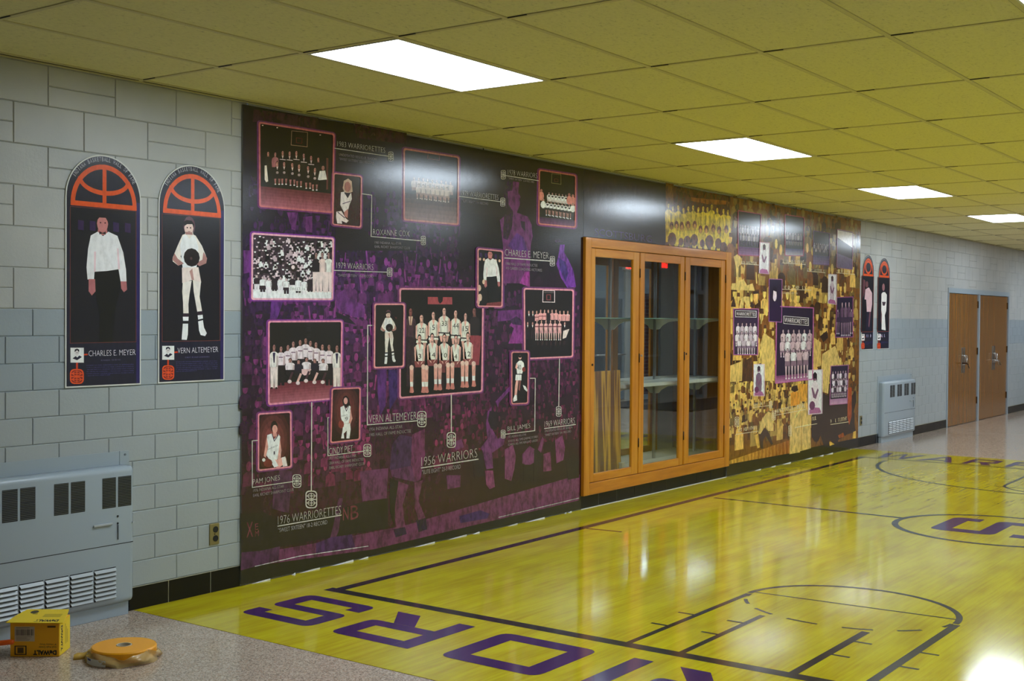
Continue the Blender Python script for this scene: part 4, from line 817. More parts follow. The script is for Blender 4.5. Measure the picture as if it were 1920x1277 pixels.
sily('cheering_fan', (YF, yc([(150, 110), (230, 60), (280, 120), (270, 260), (240, 300), (240, 560), (330, 520), (400, 640), (500, 600), (540, 740), (90, 720), (120, 600), (210, 600), (190, 280)])), ((150, 92, 40), yc([(280, 430), (330, 420), (350, 500), (310, 540)])), (YF, yc([(250, 1060), (290, 880), (360, 840), (440, 860), (450, 1000), (400, 1040), (340, 920), (330, 1060)])), ((58, 40, 32), yc([(100, 1030), (150, 830), (190, 1000), (190, 1040)])), ((58, 40, 32), yc([(450, 1030), (480, 930), (530, 1000), (520, 1060)])), ((206, 160, 82), yc([(520, 800), (600, 790), (600, 960), (550, 1000), (515, 900)])), ((58, 38, 30), yc([(500, 760), (560, 735), (610, 760), (605, 790), (515, 800)])))
sily('seated_fans', ((196, 166, 92), yb_([(350, 20), (440, 80), (445, 430), (350, 430), (330, 280), (320, 120)])), ((72, 48, 30), yb_([(170, 270), (250, 220), (255, 430), (165, 435)])), ((196, 164, 90), yb_([(60, 300), (165, 260), (165, 430), (60, 440)])), ((196, 166, 96), yb_([(850, 200), (960, 130), (1010, 270), (920, 330), (900, 540), (850, 520), (840, 350)])), ((54, 36, 26), yb_([(830, 50), (890, 0), (900, 60), (860, 100)])), ((190, 158, 88), yb_([(780, 60), (840, 100), (840, 300), (770, 320)])))
sily('dribbling_player', ((196, 166, 96), yd([(520, 640), (540, 560), (600, 480), (640, 440), (680, 460), (700, 560), (725, 660), (725, 750), (640, 750), (595, 660), (520, 800), (480, 790)])), ((60, 42, 34), yd([(500, 820), (590, 690), (660, 800), (720, 960), (690, 975), (600, 830), (560, 900), (560, 1030), (520, 1030)])), ((150, 96, 44), yd([(600, 430), (635, 370), (650, 400), (625, 450)])), ((196, 156, 70), yd([(415, 820), (480, 790), (505, 1010), (470, 1030)])))
sily('jersey_figure', ((196, 132, 40), yd([(1000, 150), (1060, 110), (1110, 130), (1149, 60), (1149, 350), (1000, 350)])), ((52, 34, 22), yd([(1020, 40), (1100, 20), (1120, 100), (1060, 130), (1010, 100)])), ((196, 166, 96), yd([(990, 400), (1149, 330), (1149, 1090), (980, 1120)])), ((194, 164, 94), ye([(0, 400), (120, 310), (190, 380), (270, 520), (275, 1100), (130, 1140), (0, 1170)])), ((226, 200, 120), ye([(0, 560), (120, 400), (110, 430), (0, 590)])), ((226, 200, 130), ye([(0, 740), (275, 680), (275, 690), (0, 752)])), ((150, 110, 48), ye([(108, 480), (114, 480), (118, 1130), (110, 1130)])), ((196, 140, 50), ye([(60, 0), (215, 0), (200, 300), (130, 300), (60, 280)])))
sily('dark_bench', ((46, 32, 28), ye([(280, 560), (480, 150), (590, 220), (590, 360), (890, 330), (1040, 100), (1050, 300), (1000, 500), (1040, 820), (900, 860), (740, 960), (740, 1030), (680, 1020), (600, 960), (580, 1050), (490, 1040), (440, 880), (400, 980), (340, 990), (290, 900)])), ((150, 66, 30), ye([(910, 60), (975, 60), (970, 560), (930, 700), (900, 560)])), ((196, 156, 60), ye([(600, 980), (680, 1030), (600, 1060), (590, 1000)])), ((200, 160, 66), ye([(1000, 820), (1045, 800), (1045, 930), (990, 930)])), ((140, 70, 26), ye([(740, 880), (830, 830), (850, 900), (760, 930)])))
P = COLY
for k in range(34):
    t = k / 34; a = yd([(20 + 960 * t, 1225 - 330 * t)])[0]; b = yd([(20 + 960 * t, 1277 - 170 * t)])[0]
    c = yd([(20 + 960 * (t + 1 / 34), 1225 - 330 * (t + 1 / 34))])[0]; d = yd([(20 + 960 * (t + 1 / 34), 1277 - 170 * (t + 1 / 34))])[0]
    P.poly([a, c, d, b], ((190 - 40 * t, 148 - 56 * t, 58 - 20 * t) if k % 2 else (168 - 40 * t, 124 - 54 * t, 44 - 20 * t)), 7)
P.build('collage_print', M_collage2, YEL)
def generic_team(rows, top, bot, leg, shoe, skin=(176, 150, 158), floor=None, banner=None, wdf=1.0):
    def d(P, L, q):
        if floor: floor_band(P, L, q, floor[0], floor[1], floor[2], 4)
        for r, (n, u0, u1, v0, v1, vw, vf) in enumerate(rows):
            for k in range(n):
                u = u0 + (u1 - u0) * (k / (n - 1) if n > 1 else .5); s = (u - .5) * 0
                x, y = q(u, v0); _, yw_ = q(u, vw); _, yf_ = q(u, vf)
                t = top[k % len(top)] if isinstance(top, list) else top
                pers(P, L + .5 + r * 1.2 + .02 * k, x, y, min(abs(q(1, .5)[0] - q(0, .5)[0]) * (u1 - u0) / max(n - 1, 1) * .95 * wdf, abs(q(1, .5)[0] - q(0, .5)[0]) * .2), yw_, yf_, t, bot, skin, leg, shoe)
        if banner:
            tx, a, b, h = banner; P.poly([(a[0] - 1.5, a[1] + 2.5), (a[0] - 1.5, a[1] - h - 2.5), (b[0] + 1.5, b[1] - h - 2.5), (b[0] + 1.5, b[1] + 2.5)], (40, 30, 44), L + 6)
            outline(P, L + 6.2, [(a[0] - 1.5, a[1] + 2.5), (a[0] - 1.5, a[1] - h - 2.5), (b[0] + 1.5, b[1] - h - 2.5), (b[0] + 1.5, b[1] + 2.5)], .9, (206, 200, 196)); P.text(tx, a, b, h, (206, 200, 196), L + 6.4, .0)
    return d
PB = (150, 84, 120)
photo(YEL, [(1382.5, 394), (1427.3, 401.4), (1424, 481), (1382.5, 479)], XM, (34, 28, 38), 8, (150, 70, 90), None, generic_team([(8, .12, .88, .3, .3, .5, .58), (7, .15, .85, .48, .48, .66, .78)], [(120, 110, 120), (150, 140, 146)], (60, 50, 62), None, None, floor=(.8, (80, 50, 86), (120, 84, 120))), 1.5, 2)
photo(YEL, [(1470.5, 401.4), (1508, 407.5), (1506.7, 480.8), (1470.5, 479.8)], XM, (30, 26, 34), 8, (140, 64, 80), None, generic_team([(6, .15, .85, .42, .42, .6, .74)], [(150, 142, 150), (110, 100, 112)], (70, 60, 74), (150, 140, 146), None, floor=(.82, (70, 66, 96), (150, 140, 150))), 1.5, 2)
photo(YEL, [(1524, 432), (1555.6, 437), (1554.6, 498), (1523, 496)], XM, (36, 32, 42), 8, (96, 70, 96), None, generic_team([(8, .1, .9, .35, .35, .52, .62), (6, .2, .8, .5, .5, .62, .7)], [(120, 110, 110), (70, 60, 66)], (50, 42, 54), None, None, floor=(.72, (70, 60, 90), (104, 84, 120))), 1.2, 2)
def bleach(P, L, q): U(P, q, (196, 190, 194), [(.03, .03), (.97, .03), (.97, .42), (.03, .22)], L); U(P, q, (60, 48, 58), [(.03, .24), (.97, .44), (.97, .98), (.03, .98)], L + .3); U(P, q, (96, 84, 110), [(.03, .62), (.97, .72), (.97, .98), (.03, .98)], L + .5)
photo(YEL, [(1568.8, 428.9), (1599.4, 435), (1598.3, 506.2), (1567.8, 502.2)], XM, (70, 60, 70), 8, (140, 100, 120), None, bleach, 1.2, 2)
def whitep(hair, body, ball=None, low=(150, 90, 130)):
    def d(P, L, q):
        UE(P, q, (120, 84, 104), .48, .17, .12, .085, L + .5); U(P, q, hair, [(.36, .2), (.35, .1), (.48, .05), (.62, .1), (.62, .3), (.56, .2), (.42, .2), (.4, .3)], L + .8)
        U(P, q, body, [(.4, .27), (.56, .27), (.72, .36), (.76, .6), (.7, .86), (.26, .86), (.2, .6), (.24, .36)], L + .4); U(P, q, (110, 76, 100), [(.24, .4), (.34, .4), (.5, .56), (.66, .42), (.74, .46), (.55, .66), (.36, .62)], L + .7)
        U(P, q, low, [(.1, .9), (.3, .84), (.8, .86), (.92, .95), (.9, .98), (.1, .98)], L + .6)
        if ball: UE(P, q, (96, 50, 84), .3, .8, .2, .1, L + 1)
    return d
WB = (212, 202, 206)
photo(YEL, [(1422.8, 453.7), (1442.6, 455), (1441.5, 514.4), (1421.8, 512.4)], XM, WB, 20, (190, 150, 170), None, whitep((60, 36, 50), (190, 184, 190)), .9, 1)
def darkp(P, L, q): UE(P, q, (206, 190, 200), .46, .38, .15, .14, L + .5); U(P, q, (24, 16, 28), [(.26, .3), (.4, .16), (.6, .2), (.66, .4), (.6, .3), (.36, .27), (.32, .5), (.24, .5)], L + .8); U(P, q, (40, 26, 56), [(.36, .52), (.6, .52), (.95, .66), (.95, .98), (.08, .98), (.08, .7)], L + .3)
photo(YEL, [(1440.5, 522.5), (1466, 523.5), (1465, 605), (1440, 603)], XM, (36, 26, 50), 20, (150, 92, 140), None, darkp, 1.2, 1)
photo(YEL, [(1552, 513.4), (1568.4, 514.4), (1567.8, 571.4), (1551, 569.4)], XM, WB, 20, (200, 180, 190), None, whitep((70, 44, 60), (176, 160, 172)), .8, 1)
photo(YEL, [(1373.7, 578.5), (1422.2, 578.5), (1420.8, 666), (1374.3, 666)], XM, (50, 36, 60), 8, (160, 92, 140), None, generic_team([(5, .2, .86, .3, .3, .52, .6), (5, .17, .88, .48, .48, .7, .8), (4, .25, .8, .64, .64, .8, .97)], [(206, 196, 200), (176, 160, 170)], (120, 100, 116), (190, 172, 178), (210, 204, 206), banner=('WARRIORETTES', (1380, 591.5), (1416, 592.5), 6.5)), 1.6, 1)
photo(YEL, [(1454.5, 573.4), (1525.6, 576.5), (1524, 712), (1452.6, 719.8)], XM, (38, 28, 50), 8, (166, 92, 140), None, generic_team([(6, .2, .9, .3, .3, .46, .55), (6, .18, .88, .4, .4, .58, .66), (4, .32, .8, .55, .55, .72, .95)], [(190, 166, 172), (214, 204, 208), (178, 150, 158)], (120, 96, 110), (186, 160, 166), (206, 196, 200), floor=(.9, (110, 60, 96), (166, 110, 146)), banner=('WARRIORETTES', (1470.5, 604), (1514, 608), 9)), 2, 1)
photo(YEL, [(1567.8, 557), (1599.4, 556), (1599.4, 632.5), (1565, 633.5)], XM, (36, 28, 52), 8, (130, 70, 110), None, generic_team([(3, .36, .76, .12, .12, .5, .95), (2, .12, .9, .3, .3, .5, .9)], [(84, 60, 84), (100, 76, 96)], (60, 44, 66), (130, 104, 118), (196, 186, 190)), 1.5, 1)
photo(YEL, [(1412, 682.5), (1432.9, 682.5), (1432.9, 742.8), (1411.6, 742.8)], XM, (216, 208, 214), 20, (206, 180, 200), None, whitep((50, 34, 48), (110, 90, 110), True), .8, 1)
photo(YEL, [(1514, 693.5), (1541.9, 692.4), (1541, 775.7), (1514, 778)], XM, (206, 204, 212), 20, (200, 170, 190), None, whitep((34, 22, 30), (206, 194, 200), True), .9, 1)
photo(YEL, [(1556.8, 685.8), (1590.8, 683.6), (1588.6, 757), (1554.6, 760)], XM, (44, 34, 54), 8, (150, 96, 130), None, generic_team([(6, .15, .85, .14, .14, .34, .45), (6, .2, .9, .32, .32, .52, .62), (6, .15, .85, .5, .5, .68, .8)], [(206, 196, 204), (60, 44, 60), (176, 160, 172)], (90, 70, 86), (176, 160, 168), (200, 190, 196), floor=(.85, (150, 110, 140), (176, 136, 160))), 1.4, 1)
CY = (200, 186, 150)
def capy(tx, a, b, h, line, emb, subs=()):
    P = Pr(XM); P.blur(a, b, h, CY, 24)
    if line: P.stroke(list(line), 1.0, CY, 24.3)
    for s, p, q, h2 in subs: P.blur(p, q, h2, (176, 160, 130), 24)
    P.build('caption', M_print, YEL)
    if emb: E = Pr(XM); emblem(E, *emb, CY, 24.4, None); E.build('ball_emblem', M_print, YEL)
capy('', (1389, 494.5), (1420, 496), 5, [(1388, 494.5), (1421.5, 497)], None)
capy('', (1467, 492), (1508, 494), 5.5, [(1466, 493), (1509, 496)], None)
capy('', (1513, 508), (1545, 510.5), 5, [(1513, 508.5), (1546, 511.5)], None)
capy('', (1569, 510), (1598, 512), 4.5, [(1568, 511.5), (1602, 514.5)], None)
capy('', (1467, 541.5), (1514, 542.5), 6, [(1466, 542.5), (1520, 544)], None, [('', (1468, 551), (1496, 552), 4)])
capy('', (1383.5, 810), (1419, 804), 6.5, [(1379, 814.5), (1420, 808.5)], (1381, 791, 8, 19))
capy('', (1412, 761.5), (1439, 757.5), 5, [(1411, 764), (1441, 760.5)], (1444, 759, 5.5, 14))
capy('', (1453, 776), (1509, 763.5), 8, [(1453, 778.5), (1509, 768)], (1450, 779, 7, 18))
capy('', (1557, 793.5), (1589.5, 787.5), 7, [(1557, 796), (1590, 791)], None)
capy('', (1522, 789), (1530, 787), 7, [(1490, 802), (1531, 794.5)], (1480.5, 808, 6, 20))

# ------------------------------------------------------------------ hall of fame posters
def poster(label, yc_, wd, zb, zs, zt, kind, cap, subs, boxpx, lines):
    X = .006; root = thing('arched_poster', label, 'poster', (0, yc_ - wd / 2, zb), 'arched hall of fame posters')
    a = wd / 2; n = 28
    def arch(m, z0=0.0, k=n):
        pts = [(yc_ - a + m, zb + z0 + m), (yc_ + a - m, zb + z0 + m)]
        for i in range(k + 1): t = math.pi * i / k; pts.append((yc_ + (a - m) * math.cos(t), zs + (zt - zs - m) * math.sin(t)))
        return pts
    mb = MB(); o = arch(0); mb.face([(X, y, z) for y, z in o]); mb.face([(.0006, y, z) for y, z in reversed(o)])
    for i in range(len(o)):
        p, q = o[i], o[(i + 1) % len(o)]; mb.face([(.0006, *p), (X, *p), (X, *q), (.0006, *q)])
    mb.build('foam_board', M_white, root)
    P = Pr(X); P.wpoly(arch(.007), (26, 25, 42), 1); P.wpoly([(yc_ + a - .03, zb + .008), (yc_ + a - .008, zb + .008), (yc_ + a - .008, zs), (yc_ + a - .03, zs)], (34, 28, 78), 1.3); P.build('poster_print', M_poster, root)
    OR = (200, 74, 24); P = Pr(X); zi = zs - .03; ro = a - .03; rt = zt - zi - .05; st = .026
    rng = lambda r1, z1, r2, z2, t0, t1, L, col=OR, cz=zi, k=24: [P.wpoly([(yc_ + r1 * math.cos(u), cz + z1 * math.sin(u)), (yc_ + r1 * math.cos(v), cz + z1 * math.sin(v)), (yc_ + r2 * math.cos(v), cz + z2 * math.sin(v)), (yc_ + r2 * math.cos(u), cz + z2 * math.sin(u))], col, L) for u, v in [(t0 + (t1 - t0) * i / k, t0 + (t1 - t0) * (i + 1) / k) for i in range(k)]]
    rng(ro, rt, ro - st, rt - st, 0, math.pi, 3); P.wpoly([(yc_ - ro, zi - .014), (yc_ + ro, zi - .014), (yc_ + ro, zi + .012), (yc_ - ro, zi + .012)], OR, 3.2)
    if kind == 'half':
        P.wpoly([(yc_ - .012, zi), (yc_ + .012, zi), (yc_ + .012, zi + rt - .01), (yc_ - .012, zi + rt - .01)], OR, 3.3)
        r1 = ro * .79; rng(r1, rt * .40, r1 - .024, rt * .40 - st * .95, math.pi, 2 * math.pi, 3.4, OR, zi + rt * .64)
    else:
        rng(ro * .62, rt * .4, ro * .62 - st, rt * .4 - st, 0, 2 * math.pi, 3.4, OR, zi + rt * .46)
    P.build('arch_emblem', M_poster, root)
    # curved heading, letter by letter
    P = Pr(X); tx = 'INDIANA BASKETBALL HALL OF FAME'; rr_, rz = a - .019, zt - zs - .022
    for i, ch in enumerate(tx):
        if ch == ' ': continue
        t = math.radians(148 - 118 * i / (len(tx) - 1)); V, Fc = glyphs(ch, .0); h = .022; wv = .010 if ch != 'I' else .003
        n_ = Vector((math.cos(t) / rr_, math.sin(t) / rz)).normalized(); tt = Vector((n_.y, -n_.x)); c0 = Vector((yc_ + rr_ * math.cos(t), zs + rz * math.sin(t)))
        for f in Fc: P.wpoly([tuple(c0 + tt * ((V[k][0] - .5) * wv) + n_ * ((V[k][1] - .5) * h)) for k in f], (150, 150, 160), 3)
    P.build('heading_text', M_poster, root)
    # picture
    (l, t, r, b) = boxpx; quad = [(l[0], l[1]), (t[0], t[1]), (r[0], r[1]), (b[0], b[1])]
    P = Pr(X); P.poly(quad, (20, 18, 28), 2.5); L = 4; q = Q(quad)
    if kind == 'half' and 'coach' in label or 'shirt' in label and kind == 'half': coach(P, L, q)
    elif kind == 'half': ballplayer(P, L, ex(quad, -.06, -.075, 1.06, 1.045))
    elif 'pointing' in label:
        U(P, q, (90, 52, 60), [(.1, .06), (.28, .08), (.24, .3), (.1, .4)], L); UE(P, q, (90, 54, 58), .42, .15, .13, .06, L + .5); U(P, q, (190, 158, 164), [(.3, .24), (.6, .2), (.88, .3), (.9, .5), (.8, .64), (.45, .64), (.38, .42), (.24, .42)], L + .3); U(P, q, (30, 26, 48), [(.42, .63), (.82, .63), (.8, .97), (.4, .97)], L + .2); U(P, q, (96, 62, 74), [(.66, .64), (.8, .64), (.68, .92), (.6, .9)], L + .6)
    else:
        UE(P, q, (130, 88, 92), .47, .18, .12, .07, L + .5); U(P, q, (216, 202, 198), [(.3, .3), (.44, .27), (.62, .27), (.78, .32), (.74, .62), (.62, .7), (.72, .98), (.35, .96), (.36, .68), (.3, .6)], L + .3); U(P, q, (60, 44, 56), [(.36, .45), (.7, .45), (.6, .52), (.44, .52)], L + .7); U(P, q, (90, 58, 66), [(.28, .6), (.42, .68), (.4, .9), (.26, .8)], L + .2)
    outline(P, L - 1, quad, 1.0, (96, 46, 44)); P.build('portrait_print', M_poster, root)
    # lower block
    (ax, ay, aw, ah), (ex_, ey, ew, eh) = lines
    P = Pr(X); P.poly([(ax, ay), (ax + aw, ay), (ax + aw, ay + ah), (ax, ay + ah)], (226, 216, 214), 3); UE(P, Q([(ax, ay), (ax + aw, ay), (ax + aw, ay + ah), (ax, ay + ah)]), (196, 190, 190), .48, .34, .17, .2, 3.6)
    qq = Q([(ax, ay), (ax + aw, ay), (ax + aw, ay + ah), (ax, ay + ah)])
    U(P, qq, (26, 24, 40), [(.3, .3), (.32, .12), (.5, .06), (.66, .14), (.64, .3), (.5, .16)], 4); U(P, qq, (28, 26, 46), [(.15, .72), (.4, .56), (.5, .66), (.66, .52), (.86, .62), (.5, .84)], 4); U(P, qq, (90, 84, 96), [(.4, .32), (.6, .32), (.6, .35), (.4, .35)], 4); P.build('inset_portrait', M_poster, root)
    P = Pr(X); P.poly([(ax + aw * .42, ay + ah), (ax + aw * .56, ay + ah), (ax + aw * .56, ey), (ax + aw * .42, ey)], (176, 56, 28), 2.8); P.build('connector_line', M_poster, root); P = Pr(X); P.poly([(ax + aw, ay + ah * .42), (ax + aw * 1.3, ay + ah * .40), (ax + aw * 1.3, ay + ah * .5), (ax + aw, ay + ah * .52)], (176, 56, 28), 2.8)
    P.build('connector_line', M_poster, root); P = Pr(X); emblem(P, ex_ + ew / 2, ey + eh / 2, ew, eh, (204, 72, 32), 3.4, (112, 34, 30)); P.build('ball_emblem', M_poster, root)
    P = Pr(X)
    if cap[0]: P.text(cap[0], cap[1], cap[2], cap[3], (196, 192, 208), 3, -.016)
    else: P.blur(cap[1], cap[2], cap[3], (150, 150, 176), 3)
    for s in subs: P.blur(s[1], s[2], s[3], s[4] if len(s) > 4 else (70, 66, 126), 3)
    P.build('poster_text', M_poster, root)
    return root
bio = lambda x0, x1, y, dy, n, sl: [('', (x0, y + dy * i), (x1 if i < n - 1 else x0 + (x1 - x0) * .5, y + dy * i - sl), dy * .42) for i in range(n)]
poster('arched poster of a coach in white shirt and bow tie, leftmost on the wall', 3.996, .468, 1.233, 2.222, 2.457, 'half',
       ('CHARLES E. MEYER', (166, 668), (254, 665.5), 10.5), [('', (189, 677), (228, 675.5), 2.6, (80, 76, 110))] + bio(162, 251, 686, 3.9, 6, 2),
       ((131.5, 387), (255, 396), (255, 641), (131.5, 643.5)), ((132, 652, 25, 28), (131, 692, 26, 28)))
poster('arched poster of a player holding a basketball, left beside the purple mural', 4.581, .472, 1.234, 2.225, 2.465, 'half',
       ('VERN ALTEMEYER', (333, 662.5), (409, 660), 10), [('', (347, 671.5), (394, 670), 2.4, (80, 76, 120))] + bio(330, 408, 679.5, 3.6, 6, 2),
       ((304, 401), (412.5, 409), (412.5, 638.5), (304, 640.5)), ((304, 648.5, 22.5, 26), (304, 685, 22.5, 27)))
poster('narrow arched poster of a man in pale shirt pointing, right beside the yellow mural', 15.42, .42, 1.236, 2.225, 2.458, 'ring',
       ('', (1622, 633), (1636, 632.5), 6), bio(1621.5, 1635, 642, 2.2, 3, .3), ((1616.3, 517), (1638.2, 518.5), (1636.6, 622), (1614.8, 622.5)), ((1615, 626.5, 6, 12), (1614.8, 643, 6, 11)))
poster('narrow arched poster of a standing player in white, right one of the far pair', 16.015, .44, 1.236, 2.225, 2.445, 'ring',
       ('', (1651, 632.5), (1660, 632), 5.5), bio(1651, 1665, 641, 2.2, 3, .3), ((1646.6, 520), (1668, 521), (1666.4, 621.5), (1645.2, 622)), ((1645, 626, 6, 12), (1644.8, 643, 6, 11)))


# ------------------------------------------------------------------ display cabinet, recessed in the wall with a mirrored back
def cabinet():
    r = thing('display_cabinet', 'honey coloured wooden display cabinet with three glass doors, built into the mural wall', 'cabinet', (0, 8.664, .11))
    XF = .040; y0, y1, z0, z1 = 8.666, 11.404, .118, 2.292; iy0, iy1, iz0, iz1 = 8.756, 11.292, .218, 2.210
    def bx(name, a, b, m, p=r, bev=.0025): return box(name, a, b, m, p, bev, 1)
    for a, b in ((y0, iy0), (iy1, y1)): bx('casing_stile', (.0005, a, z0), (XF, b, z1), M_oak)
    for a, b in ((iz1, z1), (z0, iz0)): bx('casing_rail', (.0005, iy0, a), (XF, iy1, b), M_oakh)
    # carcass
    D = -.38; cy0, cy1 = 8.63, 11.66
    c = MB(); c.box((D, cy0 - .02, .20), (-.002, cy0, 2.25)); c.box((D, cy1, .20), (-.002, cy1 + .02, 2.25)); c.box((D, cy0, 2.23), (-.002, cy1, 2.25)); c.build('carcass', M_door, r)
    bx('cabinet_floor', (D, cy0, .20), (-.002, cy1, .236), M_cream, r, 0)
    bx('mirror_back', (D - .012, cy0, .20), (D, cy1, 2.25), M_mirror, r, 0)
    # doors
    ds = ((8.766, 9.568, 8.829, 9.462, .292, 2.135), (9.584, 10.415, 9.664, 10.340, .292, 2.132), (10.436, 11.276, 10.536, 11.190, .296, 2.130))
    for k, (a, b, ga, gb, gz0, gz1) in enumerate(ds):
        xo, xi = .034, .006; za, zb_ = .222, 2.205
        m = MB(); m.box((xi, a, za), (xo, ga, zb_)); m.box((xi, gb, za), (xo, b, zb_)); d = m.build('door', M_oak, r, .003, 1)
        
        for e, g in ((za, gz0), (gz1, zb_)): o = box('door_rail', (xi, ga, e), (xo, gb, g), M_oakh, None, .003, 1); o.parent = d; o.data.transform(Matrix.Translation(-Vector(r.location)))
        o = box('glass_pane', (.016, ga, gz0), (.0205, gb, gz1), M_glass); o.parent = d; o.data.transform(Matrix.Translation(-Vector(r.location)))
        hy = (None, 9.576, 11.284)[k] if k else 9.574
        for hz in (.50, 1.26, 2.02):
            yy = hy if k != 1 else 9.576
            if k == 1: yy = 10.425
            if k == 2: yy = 11.284
            m = MB(); m.tube([(.037, yy, hz - .04), (.037, yy, hz + .04)], .006, 8); o = m.build('hinge', M_bronze); o.parent = d; o.data.transform(Matrix.Translation(-Vector(r.location)))
        ly = (8.79, 9.615, 10.465)[k]; lz = 1.28 if k else 1.22
        m = MB(); m.tube([(.033, ly, lz), (.040, ly, lz)], .010, 12); o = m.build('lock', M_steel if k == 1 else M_bronze); o.parent = d; o.data.transform(Matrix.Translation(-Vector(r.location)))
    # standards, brackets, shelves
    for y in (8.89, 9.74, 10.59, 11.44):
        bx('shelf_standard', (D + .0005, y - .012, .24), (D + .012, y + .012, 2.2), M_steel, r, 0)
    def bracket(y, z, ln):
        m = MB(); pr = [(D + .012, z), (D + ln, z), (D + ln, z - .014), (D + ln * .55, z - .03), (D + ln * .3, z - .065), (D + .05, z - .10), (D + .012, z - .105)]
        a = [(x, y - .004, q) for x, q in pr]; b = [(x, y + .004, q) for x, q in pr]; m.face(a); m.face(list(reversed(b)))
        for i in range(len(pr)): m.face([a[i], b[i], b[(i + 1) % len(pr)], a[(i + 1) % len(pr)]])
        return m.build('shelf_bracket', M_white)
    s = bx('glass_shelf', (D + .014, 8.68, 1.612), (-.07, 11.62, 1.620), mat('green_edge_glass', C(130, 165, 150), .08), r, 0)
    for y in (8.89, 9.74, 10.59, 11.44):
        o = bracket(y, 1.611, .27); o.parent = s; o.data.transform(Matrix.Translation(-Vector(r.location)))
    s = bx('white_shelf', (D + .014, 9.47, .985), (-.06, 11.62, 1.019), M_white, r, .002)
    for y in (9.74, 10.59, 11.44):
        o = bracket(y, .984, .27); o.parent = s; o.data.transform(Matrix.Translation(-Vector(r.location)))
    return r
cabinet()
def leaning(name, label, cat, y0, y1, xb, xt, t, ht, m, zb=.2365):
    mb = MB(); a = math.atan2(xb - xt, ht); M = Matrix.Translation((xb, 0, zb)) @ Matrix.Rotation(-a, 4, 'Y')
    mb.box((-t, y0, 0), (0, y1, ht), 0, M); lo = min(v[2] for v in mb.v); mb.v = [(x, y, z - lo + zb) for x, y, z in mb.v]
    return tag(mb.build(name, m, None, .001, 1), label, cat)
leaning('plywood_board', 'brown board with yellow grain streaks leaning inside the left bay of the display cabinet', 'board', 8.955, 9.462, -.075, -.095, .016, .915, M_ply)
leaning('trim_strip', 'thin pale strip standing at the left inside the wooden display cabinet', 'strip', 8.895, 8.92, -.03, -.05, .008, .81, M_metal2)
mb = MB(); mb.box((-.05, 9.385, .2365), (-.018, 9.425, .33)); mb.box((-.053, 9.382, .318), (-.015, 9.428, .332)); tag(mb.build('small_box', M_cream, None, .002, 1), 'tiny pale box on the floor of the display cabinet beside the first door stile', 'box')

# ------------------------------------------------------------------ wall heaters
def heater():
    r = thing('wall_heater', 'large grey enamel wall heater at the lower left, behind the yellow box', 'heater', (0, 2.84, 0), 'grey wall heaters')
    y0, y1 = 2.84, 4.142; X = .075; z0, z1 = .072, .805; R = .032
    m = MB(); prof = []
    for cx, cy, a in ((X - R, z0 + R, -90), (X - R, z1 - R, 0)):
        for i in range(7): t = math.radians(a + 90 * i / 6); prof.append((cx + R * math.cos(t), cy + R * math.sin(t)))
    prof = [(.001, z0)] + prof + [(.001, z1)]
    rs = []
    for k, (y, s) in enumerate(((y0, R * .9), (y0 + R * .3, R * .25), (y0 + R, 0), (y1 - R, 0), (y1 - R * .3, R * .25), (y1, R * .9))):
        rs.append([(max(.001, x - s) if x > .001 else .001, y, min(max(z, z0 + s * .5), z1 - s * .5)) for x, z in prof])
    m.rings(rs, 0); m.build('cover', M_metal, r)
    m = MB(); m.box((.0005, y0 - .045, z1 - .01), (.006, y1 - .05, .878)); m.box((.0005, y1 - .047, z1 - .01), (.006, y1 + .012, .878)); m.box((.0005, y1 + .002, .004), (.006, y1 + .016, z1)); m.box((.0005, y0 - .045, .004), (.006, y0 - .002, z1)); m.build('mounting_flange', M_metal, r)
    box('toe_kick', (.0005, y0 + .01, .001), (.046, y1 - .02, .075), M_metal, r)
    box('seam', (X - .004, y0 + .03, .392), (X + .0004, y1 - .012, .396), M_dark, r)
    gy = [y1 - .205 - .285 * k for k in range(4)]
    for g in gy:
        q = MB(); q.box((X - .01, g, .592), (X + .0008, g + .083, .752)); q.box((X - .01, g + .097, .592), (X + .0008, g + .18, .752)); o = q.build('vent_grille', M_dark, r)  # no real opening: a dark panel paints the shade behind the slats
        q = MB()
        for h in (0, .097):
            for i in range(18): z = .597 + i * .0087; q.face([(X + .001, g + h, z), (X + .001, g + h + .083, z), (X + .0035, g + h + .083, z + .0042), (X + .0035, g + h, z + .0042)])
        s = q.build('vent_slats', M_slat); s.parent = o; s.data.transform(Matrix.Translation(-Vector(r.location)))
    ly = [y1 - .118 - .143 * (k + 1) + .006 for k in range(7)]
    for a in ly:
        if a < y0 + .05: continue
        o = box('louvre_panel', (X - .01, a, .108), (X + .0008, a + .133, .276), M_dark, r); q = MB()  # dark panel paints the shade between the louvres
        for i in range(7): z = .112 + i * .0236; q.face([(X + .001, a, z + .0175), (X + .001, a + .133, z + .0175), (X + .013, a + .130, z + .003), (X + .013, a + .003, z + .003)]); q.face([(X + .013, a + .003, z + .003), (X + .013, a + .130, z + .003), (X + .011, a + .130, z), (X + .011, a + .003, z)])
        s = q.build('louvre_slats', M_metal2); s.parent = o; s.data.transform(Matrix.Translation(-Vector(r.location)))
    m = MB(); m.box((X, y1 - .262, .502), (X + .010, y1 - .145, .514)); m.build('access_handle', M_metal2, r, .003, 2)
    m = MB(); m.box((X, y1 - .112, .418), (X + .006, y1 - .105, .498)); m.build('latch_slot', M_slat, r, .002, 1)
    for y, z, mm in ((y1 - .110, .543, M_dark), (y1 - .110, .505, M_dark), (y1 - .012, .498, M_metal2)):
        q = MB(); q.tube([(X - .004, y, z), (X + .003, y, z)], .0055, 10); q.build('screw', mm, r)
    q = MB(); q.tube([(.006, y1 - .014, .858), (.010, y1 - .014, .858)], .006, 10); q.build('screw', M_slat, r)
    return r
HT = heater()
